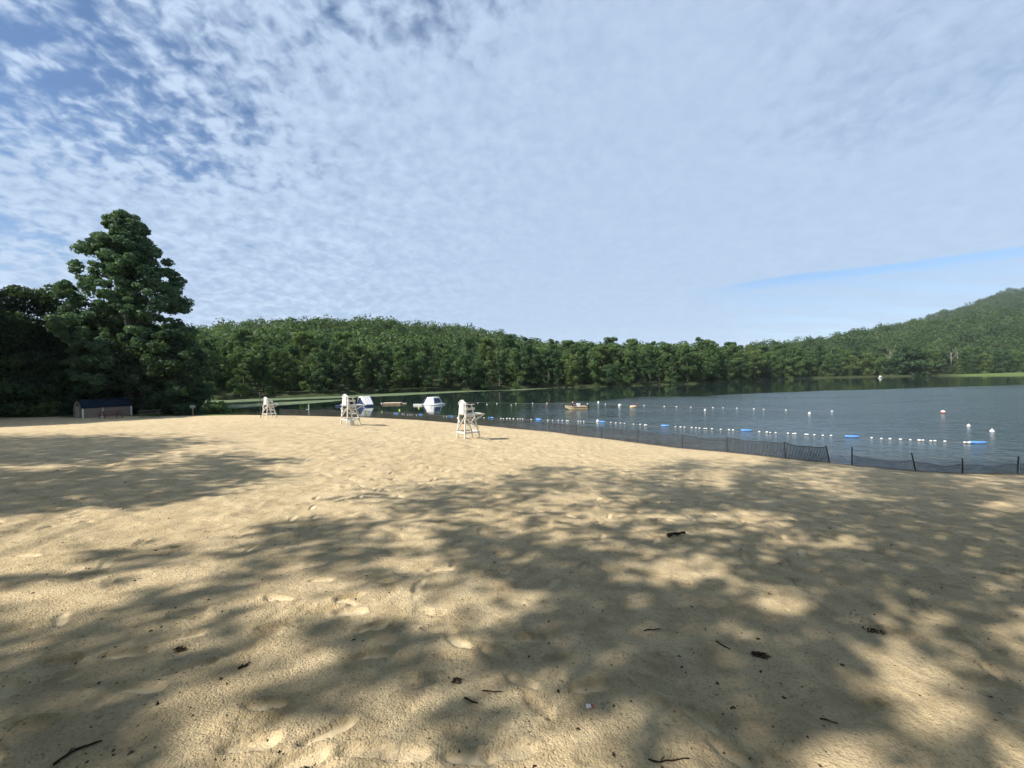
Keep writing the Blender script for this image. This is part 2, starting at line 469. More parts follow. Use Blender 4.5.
# ------------------------------------------------------------------ far land
A_PX = [(-900, 330), (-300, 325), (0, 330), (200, 332), (242, 327), (312, 325), (392, 324), (440, 327), (477, 334), (525, 344), (585, 350), (655, 352), (731, 350), (791, 344), (830, 339), (909, 327), (962, 317), (1024, 308), (1200, 285), (1900, 280)]
A_D = [(-900, 330), (200, 330), (477, 340), (600, 400), (731, 480), (830, 540), (1024, 560), (1900, 600)]
B_PX = [(-900, 360), (500, 360), (731, 358), (830, 340), (909, 322), (962, 307), (1024, 285), (1100, 263), (1200, 240), (1400, 235), (1900, 270)]
def intp(tab, px): return np.interp(px, [p[0] for p in tab], [p[1] for p in tab])
def far_h(u, Y):
    px = 512 + F * u
    Ds = far_shore(u)
    DA = intp(A_D, px)
    hA = np.maximum((hor(px) - intp(A_PX, px)) / F * DA + CAMZ - 17.5 - 8.5 * (px > 704), 4)
    DB = DA + 480
    hB = np.maximum((hor(px) - intp(B_PX, px)) / F * DB + CAMZ - 25, 6)
    t = (Y - Ds)
    z = np.where(t < 0, .12 * t, .9 * sstep(0, 3, t) + .035 * np.minimum(t, 40))
    s = np.clip((t - 25) / np.maximum(DA - Ds - 25, 10), 0, 1)
    z = z + np.maximum(hA - 2.3, 0) * (s * s * (3 - 2 * s)) ** .85
    s2 = np.clip((Y - DA - 40) / 440, 0, 1); dip = np.sin(np.clip((Y - DA) / 200, 0, 1) * math.pi) * 10
    z = np.where(Y > DA, hA + (hB - hA) * s2 ** 1.1 - dip * (px < 700), z)
    z = np.where(Y > DB, hB - .12 * (Y - DB), z)
    z = z + (13 * (noise2(u * Y / 85, Y / 70, 43) - .5) + 7 * (noise2(u * Y / 34, Y / 34, 44) - .5)) * sstep(40, 160, t)
    return np.maximum(z, -2.5)
tu = np.linspace(-2.05, 2.2, 260)
tt = np.concatenate([np.linspace(0, 1, 160) ** 1.8])
TU, TT = np.meshgrid(tu, tt)
TY = far_shore(TU) - 6 + TT * (1200 - far_shore(TU))
TZ = far_h(TU, TY) + 0 * sstep(20, 80, TY - far_shore(TU))
TX = TU * TY
pxT = 512 + F * TU
mead = sstep(30, 18, TY - far_shore(TU)) * (sstep(940, 1000, pxT)) + sstep(7, 3, TY - far_shore(TU)) * sstep(940, 980, pxT) * .5 + sstep(5, 2, TY - far_shore(TU)) * .08
n1, n2 = TX.shape; idx = np.arange(n1 * n2).reshape(n1, n2)
Q = np.stack([idx[:-1, :-1], idx[:-1, 1:], idx[1:, 1:], idx[1:, :-1]], -1).reshape(-1, 4)
tag(link('hills', np_mesh('hills', np.stack([TX.ravel(), TY.ravel(), TZ.ravel()], 1), Q, far_ground_mat(), {'meadow': np.clip(mead, 0, 1).ravel()}, True)), 'wooded hills rising beyond the lake', 'hills', kind='structure')
# ground that runs on to the horizon under everything
tag(MB().add([(-2780, -2080, -3), (2780, -2080, -3), (2780, 3480, -3), (-2780, 3480, -3)], [(0, 1, 2, 3)]).build('ground', plain('distant_ground', (.05, .07, .03), .95, .2, .01)), 'land running on to the horizon', 'ground', kind='structure')

# floating weed along the cove and far bank
def water_sheet(pts, z, name, lab, seed):
    P = [cast(x, y, z) for x, y in pts]
    poly = []
    for a, b in zip(P, P[1:] + P[:1]):
        n = max(2, int(np.linalg.norm(b - a) / .8))
        for k in range(n):
            q = a + (b - a) * k / n
            j = 1.0 * (noise2(q[0] / 1.7, q[1] / 1.7, seed) - .5) + .8 * (noise2(q[0] / .6, q[1] / .6, seed + 1) - .5)
            poly.append((q[0], q[1] + j, z))
    b = MB(); n = len(poly)
    b.add(poly + [(p[0], p[1], z - .03) for p in poly], [tuple(range(n))] + [((i + 1) % n, i, n + i, n + (i + 1) % n) for i in range(n)])
    return tag(b.build(name, M_WEED), lab, 'water weed', kind='stuff')
M_WEED = weed_mat()
water_sheet([(190, 402.5), (225, 402.6), (300, 399.2), (350, 397.6), (400, 395.4), (440, 393.4), (470, 391.7), (500, 390.5), (470, 390.7), (440, 391.4), (400, 393.0), (350, 395.4), (300, 397.4), (215, 400.5), (190, 401)], .025, 'water_weed', 'green weed band along the far bank', 51)
water_sheet([(195, 410.5), (225, 408.8), (258, 406.6), (290, 405), (325, 402.2), (345, 400.2), (344, 399.2), (320, 400.3), (290, 401.6), (258, 403.2), (225, 405), (195, 406)], .021, 'water_weed', 'pale weed mat in the left cove', 55)
water_sheet([(495, 390.4), (520, 390.1), (535, 389.4), (552, 388.2), (535, 388.6), (520, 389.2)], .023, 'water_weed', 'small weed strip below the far trees', 57)

# ------------------------------------------------------------------ foliage
def leaf_quads(C, N, S, rg, asp=.6):
    n = len(C)
    N = N / np.linalg.norm(N, axis=1, keepdims=True)
    R = rg.normal(size=(n, 3)); A = np.cross(N, R); A /= np.linalg.norm(A, axis=1, keepdims=True) + 1e-9
    B = np.cross(N, A)
    S = S[:, None]
    bend = N * S * .25
    V = np.stack([C + A * S - bend, C + B * S * asp, C - A * S - bend, C - B * S * asp], 1).reshape(-1, 3)
    return V, np.arange(4 * n).reshape(n, 4)

def lobes_crown(rg, lobes, per, leaf, up=.25, tintvar=.35, rnd=.6):
    Cs = []; Ns = []; Ss = []; Ts = []
    for (c, r) in lobes:
        k = max(6, int(per * (r ** 1.0)))
        d = rg.normal(size=(k, 3)); d[:, 2] += up; d /= np.linalg.norm(d, axis=1, keepdims=True)
        rad = r * (.45 + .6 * rg.random(k) ** .6)
        Cs.append(np.asarray(c) + d * rad[:, None] * np.array([1, 1, .78]))
        Ns.append(d + rnd * rg.normal(size=(k, 3)))
        Ss.append(leaf * rg.uniform(.6, 1.3, k))
        Ts.append(np.clip(.5 + tintvar * rg.normal() + .15 * rg.normal(size=k), 0, 1))
    V, Q = leaf_quads(np.concatenate(Cs), np.concatenate(Ns), np.concatenate(Ss), rg)
    return V, Q, np.repeat(np.concatenate(Ts), 4)

def round_lobes(rg, n, h, r, base=.25, rl=(.16, .30), top=1.0):
    """lobe centres through a broad uneven dome of height h and radius r"""
    L = []; zm = base + (1 - base) * .38
    for i in range(n):
        zz = base + (.97 - base) * rg.random() ** .85
        prof = math.sqrt(max(.03, 1 - ((zz - zm) / (1.02 - zm)) ** 2)) if zz > zm else .70 + .30 * (zz - base) / (zm - base)
        a = rg.uniform(0, 2 * math.pi); q = (.25 + .75 * rg.random() ** .45) * prof if i % 3 else .45 * rg.random() * prof
        rr = r * rg.uniform(*rl) * (1.15 - .25 * zz)
        L.append(((math.cos(a) * q * (r - .5 * rr), math.sin(a) * q * (r - .5 * rr), zz * h * top - rr * .5), rr))
    return L

def trunk_mb(rg, h, r, lobes, nl=8, lean=.3, split=.35):
    b = MB()
    pts = [(0, 0, -.4)]; k = 7
    for i in range(1, k + 1):
        t = i / k; pts.append((lean * math.sin(2.1 * t) * rg.uniform(.6, 1.2), lean * math.cos(1.7 * t) * t * rg.uniform(-.8, .8), h * .82 * t))
    b.tube(pts, [r * 1.35] + [r * (1 - .86 * i / k) for i in range(1, k + 1)], 8)
    if lobes:
        ch = rg.choice(len(lobes), min(nl, len(lobes)), replace=False)
        for j in ch:
            c, rr = lobes[j]
            z0 = max(h * split * .7, c[2] * rg.uniform(.45, .7)); t = min(.95, z0 / (h * .82)); i = min(k - 1, int(t * k)); f = t * k - i
            p0 = Vector(pts[i]).lerp(Vector(pts[i + 1]), f); p1 = Vector(c); mid = p0.lerp(p1, .5) + Vector((0, 0, -.06 * (p1 - p0).length))
            rb = r * (1 - .86 * t) * .6
            b.tube([p0, mid, p1], [rb, rb * .6, rb * .18], 5)
    return b

def big_tree(name, x, y, z, h, r, label, mat, seed, n=120, per=110, leaf=.24, base=.2, rl=(.12, .2), bark=None, lobes=None, nl=16, group=None, trunk_r=None, up=.25):
    rg = np.random.default_rng(seed)
    root = empty(name, (x, y, z), 0, label, 'tree', group)
    L = lobes or round_lobes(rg, n, h, r, base, rl)
    V, Q, T = lobes_crown(rg, L, per, leaf, up)
    link('crown', np_mesh('crown', V, Q, mat, {'tint': T}), root)
    trunk_mb(rg, h, trunk_r or h * .016, L, nl).build('trunk', bark or M_BARK, root, smooth=True)
    return root

# --- the tall broadleaf tree on the left
rg = np.random.default_rng(101)
HY = 48.0
def at(px, Y):  # world X for a pixel column at forward distance Y
    return (px - 512) / F * Y
hx = at(128, HY); hz = float(H(hx, HY))
prof = [(208, 121, 133), (220, 108, 144), (235, 98, 152), (250, 84, 166), (262, 76, 178), (280, 70, 184), (300, 68, 190), (325, 66, 195), (350, 70, 190), (380, 76, 180)]
L = []
for i in range(760):
    py = rg.uniform(213, 385); lo = np.interp(py, [p[0] for p in prof], [p[1] for p in prof]); hi = np.interp(py, [p[0] for p in prof], [p[2] for p in prof])
    cx = (lo + hi) / 2; hw = (hi - lo) / 2 / F * HY
    a = rg.uniform(0, 2 * math.pi); q = rg.random() ** .36 if i % 4 else .5 * rg.random()
    rr = rg.uniform(.34, .95) * min(1, .5 + hw / 7)
    zz = (hor(cx) - py) / F * HY + CAMZ - hz - rr * .6
    hw = max(hw * rg.uniform(.98, 1.07) - rr * .62, .1)
    rd = ray(cx, py); Pc = EYE + rd * (HY / rd[1]); zz = Pc[2] - hz - rr * .6
    th = math.atan2(-Pc[0], Pc[1]); ct, st = math.cos(th), math.sin(th); wl = max(hw * ct - rr * .08, .1) * 1.12; la = math.cos(a) * q * wl; de = math.sin(a) * q * wl
    L.append(((Pc[0] - hx + ct * la - st * de, Pc[1] - HY + st * la + ct * de, zz), rr))
big_tree('broadleaf_tree', hx, HY, hz, 25, 8, 'tallest tree of the left grove with a pointed leafy crown', M_LEAF_HERO, 102, per=230, leaf=.175, lobes=L, nl=40, bark=M_PALEBARK, trunk_r=.42, group='trees of the grove at the left end of the beach')

G = 'trees of the grove at the left end of the beach'
def grove(px, Y, ytop, r, label, mat, seed, n=90, base=.12, leaf=.18, per=170, name='grove_tree'):
    x = at(px, Y); z = float(H(x, Y)); h = (hor(px) - ytop) / F * Y + CAMZ - z
    return big_tree(name, x, Y, z, h, r, label, mat, seed, n=n, base=base, leaf=leaf, per=per, group=G, rl=(.15, .26))
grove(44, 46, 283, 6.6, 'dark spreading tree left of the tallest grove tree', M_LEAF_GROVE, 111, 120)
grove(0, 50, 303, 6, 'leafy tree cut off by the left edge of the picture', M_LEAF_DARK, 112, 90)  # lighter leaf colour than the grove, standing in for sun on the foliage
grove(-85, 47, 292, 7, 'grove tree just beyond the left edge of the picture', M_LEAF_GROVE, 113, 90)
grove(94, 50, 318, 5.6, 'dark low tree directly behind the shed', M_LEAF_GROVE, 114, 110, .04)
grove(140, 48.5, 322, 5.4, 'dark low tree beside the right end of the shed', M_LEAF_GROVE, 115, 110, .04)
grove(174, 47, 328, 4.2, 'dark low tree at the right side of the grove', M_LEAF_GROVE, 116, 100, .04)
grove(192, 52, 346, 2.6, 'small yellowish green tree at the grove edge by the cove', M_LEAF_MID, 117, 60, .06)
grove(25, 43.5, 352, 4.2, 'young tree with sunlit low branches left of the shed', M_LEAF_DARK, 118, 60, .08)  # sunlit look comes from a leaf colour lighter than the grove's
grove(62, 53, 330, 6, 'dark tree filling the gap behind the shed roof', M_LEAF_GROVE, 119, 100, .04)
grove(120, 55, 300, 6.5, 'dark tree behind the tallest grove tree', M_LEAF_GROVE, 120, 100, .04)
def bush(px, Y, ytop, r, label, mat, seed, n=26, leaf=.13):
    x = at(px, Y); z = float(H(x, Y)); h = (hor(px) - ytop) / F * Y + CAMZ - z
    rg = np.random.default_rng(seed)
    L = round_lobes(rg, n, h, r, .1, (.25, .4))
    V, Q, T = lobes_crown(rg, L, 150, leaf)
    root = empty('bush', (x, Y, z), 0, label, 'bush', 'bushes at the foot of the grove')
    link('foliage', np_mesh('foliage', V, Q, mat, {'tint': T}), root)
    b = MB()
    for k in range(5):
        c = L[k][0]; b.tube([(0, 0, -.1), (c[0] * .4, c[1] * .4, c[2] * .5), c], [.03, .025, .01], 5)
    b.build('stem', M_BARK, root)
bush(214, 47.5, 401.5, 1.9, 'rounded green bush on the cove bank at the right foot of the grove', M_LEAF_MID, 131)
bush(186, 44.5, 403, 1.5, 'dark low bush right of the picnic table', M_LEAF_GROVE, 132)
bush(48, 42.5, 402, 1.4, 'small leafy bush just left of the shed', M_LEAF_MID, 133)
bush(16, 43, 404, 1.6, 'dark bush near the left edge of the picture', M_LEAF_GROVE, 134)
bush(160, 46, 398, 1.9, 'dark bush under the low trees right of the shed', M_LEAF_GROVE, 135)
bush(68, 44, 398, 1.7, 'dark bush behind the left end of the shed', M_LEAF_GROVE, 136)
bush(-40, 43, 400, 2, 'bush outside the left edge of the picture', M_LEAF_GROVE, 137)

# --- tall trees outside the left edge; their shade keeps the grove dark
for i, (x, y, h, r) in enumerate([(-61, 30, 25, 7.5), (-69, 40, 27, 8), (-60, 38.5, 17, 4.5), (-74, 30, 26, 8), (-78, 47, 27, 8), (-53.5, 31, 19.5, 5.6), (-58, 33, 22, 6)]):
    big_tree('shade_tree', x, y, float(H(x, y)), h, r, ['tall tree outside the left edge nearest the beach', 'tall tree outside the left edge beside the grove', 'shorter tree outside the left edge by the grove', 'tall tree outside the left edge, second row', 'tall tree outside the left edge behind the grove', 'compact tree outside the left edge shading the shed', 'tree outside the left edge between the tall ones'][i],
             M_LEAF_GROVE, 140 + i, n=110, per=80, leaf=.36, base=.15, rl=(.14, .24), group='tall trees outside the left edge')

# ------------------------------------------------------------------ shade trees over the beach (outside the frame), unseen crowns shaped to cast the mapped shade
SUN_EL = math.radians(42); SUNH = np.array([-.845, -.535]); SUNH /= np.linalg.norm(SUNH)
TOSUN = np.array([SUNH[0] * math.cos(SUN_EL), SUNH[1] * math.cos(SUN_EL), math.sin(SUN_EL)])
SHADE_ROWS = [432, 440, 450, 455, 460, 468, 475, 485, 497, 506, 515, 522, 530, 540, 553, 563, 577, 587, 597, 605, 615, 625, 640, 655, 670, 690, 710, 730, 750, 768]
SHADE = """
00000000 00000000 00000000 00000000
99877632 00000000 00000000 00000000
99899412 00000000 00000000 00000000
99994356 00000000 00000111 36777777
99695374 83000000 00001421 58888888
32533488 10000000 35413645 94488999
99999767 63000022 54545337 43576745
79999984 20003455 76467627 63489745
99978961 00253564 52336888 76558875
99887200 00025735 33557889 97899962
51000000 02132334 43222432 49999756
10000000 36674553 64453664 49999999
00000000 78762354 35655665 77499999
00112113 66853577 75457788 25489999
00476655 76574377 68874657 88889999
01365324 64642268 88863356 99999999
56763356 42465547 99832267 99999976
64225567 21233323 99998776 59999973
21246564 11112335 26999884 27999988
32257753 11111222 17998884 16998775
63366553 24422234 38887786 38787476
66665445 47776257 79998677 89774663
55566775 24577456 99999767 99775672
77666774 33577756 99998868 99833486
88766653 32477767 88888877 99832356
98876533 66787443 35788878 88741368
99988656 64553234 12666778 57832247
99887654 33223464 11355588 88864253
98876543 22223453 01244378 82115765
88765432 22112221 01233267 72113665
""".split()
SG = np.array([int(c) for c in "".join(SHADE)], float).reshape(len(SHADE_ROWS), 32)
def shade_at(px, py):
    cx = np.clip((px - 16) / 32, 0, 30.999); i = cx.astype(int); fx = cx - i
    r = np.interp(py, SHADE_ROWS, np.arange(len(SHADE_ROWS))); r = np.clip(r, 0, len(SHADE_ROWS) - 1.001); j = r.astype(int); fy = r - j
    s = (SG[j, i] * (1 - fx) + SG[j, i + 1] * fx) * (1 - fy) + (SG[j + 1, i] * (1 - fx) + SG[j + 1, i + 1] * fx) * fy
    return s
NL = 620000
sx = rng.uniform(-46, 40, NL); sy = rng.uniform(-6, 26, NL)
sz = H(sx, sy); P = np.stack([sx, sy, sz], 1)
px, py, dz = project(P)
s = shade_at(px, py)
off = np.maximum(np.maximum(-px, px - 1024), 0); below = np.maximum(py - 768, 0)
outside = (dz < .5) | (off > 0) | (below > 0)
w = np.clip(np.maximum(off, below) / 260, 0, 1); w = np.where(dz < .5, 1, w)
s = s * (1 - w) + 6.5 * w * (noise2(sx / 1.3, sy / 1.3, 62) > .42)
s = np.where((py < 428) & (dz > .5), 0, s)
s = np.where(shore_dist(sx, sy) < -2.5, 0, s)
s = np.where(s > 0, 9 * (.55 * sstep(1.0, 7.8, s) + .45 * np.clip((s - .8) / 7.6, 0, 1)), 0)
s = s + np.interp(sy, [3, 7, 13], [.8, 1.6, 3.6]) * (noise2(sx / .6, sy / .6, 61) - .5) * (s > .6) * (1 - .7 * sstep(7, 9, s))
T = 1 - np.clip(s, 0, 9) / 9 * .92
tau = -np.log(np.clip(T, .05, 1))
area = 86 * 32 / NL          # ground area per sample
leaf_half = .115
proj = 2 * leaf_half * leaf_half * .6 * .55 * 1.1
prob = tau * area / proj
print('shade leaves max prob', prob.max())
k = rng.random(NL) < prob
P = P[k]
t = np.full(len(P), 56.0)
for tv in np.arange(55.5, 8.9, -.5):
    q = P + TOSUN * tv
    qx, qy, qz = project(q)
    hid = (qz < .5) | (qx < -110) | (qx > 1134) | (qy < -95)
    for sh in (-3.0, 3.0):        # also from a step to either side
        hx2, hy2, hz2 = project(q - np.array([sh, 0, 0])); hid &= (hz2 < .4) | (hx2 < -40) | (hx2 > 1064) | (hy2 < -60)
    t = np.where(hid & (t >= tv + .49), tv, t)     # lowest height reached while staying out of frame
t = t + 4.5 * rng.random(len(P)) ** 1.5
C = P + TOSUN * t[:, None]
print('shade leaves', len(C), 't', t.min(), t.max(), 'z', C[:, 2].min(), C[:, 2].max())
# split leaves between trees, each with its own trunk standing behind or beside the camera
bases = np.array([(-9.5, -6.5), (4.5, -6.0), (-1.5, -13.0), (-27, 4.5), (-35, 13.5), (16, -8)])
d2 = ((C[:, None, :2] - bases[None]) ** 2).sum(-1)
own = d2.argmin(1)
SL = ['big shade tree behind the camera, left', 'big shade tree behind the camera, right', 'big shade tree well behind the camera', 'shade tree outside the left edge of the sand', 'shade tree outside the left edge, farther along the sand', 'shade tree outside the right edge']
for i, (bx, by) in enumerate(bases):
    c = C[own == i]
    if len(c) < 300: continue
    bz = float(H(bx, by))
    rg = np.random.default_rng(200 + i)
    root = empty('shade_tree', (bx, by, bz), 0, SL[i], 'tree', 'shade trees outside the picture')
    c0 = c - np.array([bx, by, bz])
    Vv, Qq = leaf_quads(c0, rg.normal(size=c0.shape) + TOSUN * .5, leaf_half * rg.uniform(.7, 1.3, len(c0)), rg)
    link('crown', np_mesh('crown', Vv, Qq, M_LEAF_HERO, {'tint': np.repeat(rg.random(len(c0)), 4)}), root)
    h = float(np.percentile(c0[:, 2], 60))
    pick = c0[rg.choice(len(c0), 26, replace=False)]
    b = MB(); fork = Vector((.2, .1, h * .45))
    b.tube([(0, 0, -.4), (0, 0, .6), (.1, .05, h * .25), fork, (.3, .3, h * .8)], [.55, .42, .36, .3, .12], 10)
    for p in pick:
        p1 = Vector(p); p0 = fork + Vector((0, 0, rg.uniform(-.1, .25) * h)); mid = p0.lerp(p1, .5) + Vector((0, 0, .08 * (p1 - p0).length))
        b.tube([p0, mid, p1], [.05, .03, .012], 6)
    b.build('trunk', M_BARK, root, smooth=True)

# ------------------------------------------------------------------ far shore trees: individuals
def variant(seed, h, r, n, per, leaf, base, rl=(.2, .34)):
    rg = np.random.default_rng(seed)
    L = round_lobes(rg, n, h, r, base, rl)
    V, Q, T = lobes_crown(rg, L, per, leaf, .3, .3)
    return V, Q, T, L
TONES = {'dark green': M_LEAF_DARK, 'green': M_LEAF_MID, 'yellow-green': M_LEAF_YEL}
VAR = []
for i in range(9):
    h = [14, 15, 17, 12.5, 16, 18, 14, 13, 15.5][i]; r = [4.4, 5.0, 3.6, 5.4, 3.0, 4.4, 5.4, 4.6, 4.0][i]
    V, Q, T, L = variant(300 + i, h, r, [34, 38, 36, 36, 34, 38, 40, 34, 36][i], 110, .27, [.04, .03, .06, .02, .05, .08, .02, .04, .06][i], (.22, .38))
    tr = trunk_mb(np.random.default_rng(320 + i), h, h * .014, L, 7).mesh('trunk', M_TWIG2)
    VAR.append({tn: np_mesh('crown', V, Q, mt, {'tint': T}) for tn, mt in TONES.items()} | {'trunk': tr, 'h': h})
SEG = [(330, 'behind the two distant lifeguard chairs'), (480, 'behind the inflatables'), (610, 'behind the rowing boat'), (760, 'behind the outer buoy line'), (5000, 'under the high hill')]
def seg(px):
    return next(s for x, s in SEG if px < x)
count = 0
rg = np.random.default_rng(400)
ROWS = [(2.5, 'at the far water edge', 5.6, (.68, .95)), (8, 'in the far wood second row', 6.4, (.9, 1.15)), (15, 'deep in the far wood', 7.2, (1.0, 1.28)), (23, 'deep in the far wood', 8.0, (1.05, 1.32)), (32, 'deep in the far wood', 8.6, (1.05, 1.32))]
for row, (off, where, step, hs) in enumerate(ROWS):
    px = 150.0
    while px < 1075:
        u = (px - 512) / F; Ds = float(far_shore(u))
        back = np.interp(px, [860, 985, 1030], [0, 6, 26])
        if px > 780 and row == 0: back += 3
        Y = Ds + off + back + rg.uniform(-2, 2)
        st = step * (1 if px < 700 else 1.0 + .45 * min(1, (px - 700) / 120))
        X = u * Y
        kx = rg.uniform(-.8, .8); X += kx
        z = float(far_h(np.array(X / Y), np.array(Y)))
        big = np.interp(px, [150, 300, 480, 520, 640, 720, 800, 1000], [.74, .74, .78, .90, .94, 1.0, 1.12, 1.05])
        sc_ = rg.uniform(*hs) * big
        if row == 0 and px > 800: sc_ *= rg.uniform(.35, .75)
        tone = rg.choice(['dark green', 'green', 'yellow-green'], p=[.42, .44, .14] if px < 700 else [.34, .44, .22])
        v = VAR[rg.integers(len(VAR))]
        rt = empty('shore_tree', (X, Y, z - .2), rg.uniform(0, 6.28), f'{tone} leafy tree {where} {seg(px)}', 'tree', 'trees along the far shore', (sc_ * rg.uniform(.85, 1.15), sc_ * rg.uniform(.85, 1.15), sc_))
        link('crown', v[tone], rt); link('trunk', v['trunk'], rt)
        count += 1
        px += st * rg.uniform(.8, 1.2) / Y * F
print('shore trees', count)
# big dark round tree low on the right bank, and bleached dead trees above it
def far_pos(px, back):
    u = (px - 512) / F; Y = float(far_shore(u)) + back; X = u * Y
    return X, Y, float(far_h(np.array(u), np.array(Y)))
x, y, z = far_pos(912, 4)
big_tree('broadleaf_tree', x, y, z, 22, 12, 'broad dark round tree on the right bank below bleached trunks', M_LEAF_DARK, 411, n=60, per=36, leaf=.8, base=.05, rl=(.16, .26))
for i, (pxx, ytop, back, lab) in enumerate([(890, 344, 12, 'bleached forked dead tree left of the broad dark tree'), (951, 346, 16, 'bleached dead trunk, left one of a pair on the right bank'), (957.5, 345, 17, 'bleached dead trunk, right one of a pair on the right bank')]):
    x, y, z = far_pos(pxx, back); h = (hor(pxx) - ytop) / F * y + CAMZ - z
    rt = empty('dead_tree', (x, y, z), 0, lab, 'tree', 'bleached dead trees on the right bank')
    b = MB(); b.tube([(0, 0, -.3), (.2, 0, h * .5), (.1, 0, h * .75)], [.4, .34, .24], 7); b.build('trunk', M_DEAD, rt, smooth=True)
    b = MB()
    for k in range(6):
        a = rg.uniform(0, 6.28); z0 = h * rg.uniform(.45, .75); l = h * rg.uniform(.2, .36)
        b.tube([(.15, 0, z0), (.15 + .35 * l * math.cos(a), .35 * l * math.sin(a), z0 + l * .5), (.15 + .6 * l * math.cos(a), .6 * l * math.sin(a), z0 + l)], [.18, .12, .05], 5)
    b.build('branches', M_DEAD, rt)

# ------------------------------------------------------------------ the forest behind: one mass
def lowcrown(seed, n, per, leaf):
    rg = np.random.default_rng(seed)
    L = round_lobes(rg, n, 1.0, .46, .16, (.28, .48))
    V, Q, T = lobes_crown(rg, L, per / .17, leaf, .5, .16, .42)
    return V, T
LOW = [lowcrown(500 + i, 20, 22, .036) for i in range(7)]
rg = np.random.default_rng(600)
VV = []; TT_ = []
def scatter(u0, u1, y0, y1, spacing, pool, hs, cond, wf=(.85, 1.2), dt=0.0):
    """trees on the hillside between two distances, uniform per area"""
    ymax = float(y1(np.linspace(u0, u1, 200)).max())
    A = (u1 - u0) * ymax * ymax * .5 * 2
    n = int(A / spacing ** 2)
    Y = ymax * np.sqrt(rg.random(n)); U = rg.uniform(u0, u1, n)
    lo = y0(U); hi = y1(U)
    k = (Y > lo) & (Y < hi) & cond(U, Y)
    Y = Y[k]; U = U[k]; X = U * Y; Zz = far_h(U, Y)
    hue = noise2(X / 45, Y / 45, 71)
    for x, y, z, hu in zip(X, Y, Zz, hue):
        v, t = pool[rg.integers(len(pool))]
        h = rg.uniform(*hs) * (min(1.0, max(.55, y / 400)) if dt else 1.0); a = rg.uniform(0, 6.28); w = h * rg.uniform(*wf)
        ca, sa = math.cos(a) * w, math.sin(a) * w
        VV.append(np.stack([x + v[:, 0] * ca - v[:, 1] * sa, y + v[:, 0] * sa + v[:, 1] * ca, z - 1.5 + v[:, 2] * h], 1))
        TT_.append(np.clip(t * .28 + .72 * np.clip(.10 + .75 * hu + .34 * rg.normal(), 0, 1) + dt, 0, 1))
    return len(X)
DAu = lambda U: intp(A_D, 512 + F * U)
nA0 = scatter(-1.35, .50, lambda U: far_shore(U) + 38 + 20 * (U > 1.2), lambda U: DAu(U) + 12, 11.5, LOW, (12, 21), lambda U, Y: True | (Y > 0))
nA = nA0 + scatter(.50, 1.75, lambda U: far_shore(U) + 38 + 20 * (U > 1.2), lambda U: DAu(U) + 12, 17.5, LOW, (19, 32), lambda U, Y: True | (Y > 0), (.62, .92), -.16)
nB = scatter(.45, 1.75, lambda U: DAu(U) + 120, lambda U: DAu(U) + 490, 20, LOW, (21, 34), lambda U, Y: True | (Y > 0), (.62, .92), -.16)
V = np.concatenate(VV); T = np.concatenate(TT_)
print('forest crowns', nA, nB, 'faces', len(V) // 4)
tag(link('forest', np_mesh('forest', V, np.arange(len(V)).reshape(-1, 4), M_LEAF_FOREST, {'tint': T})), 'dense green forest covering the hills beyond the lake', 'forest', kind='stuff')

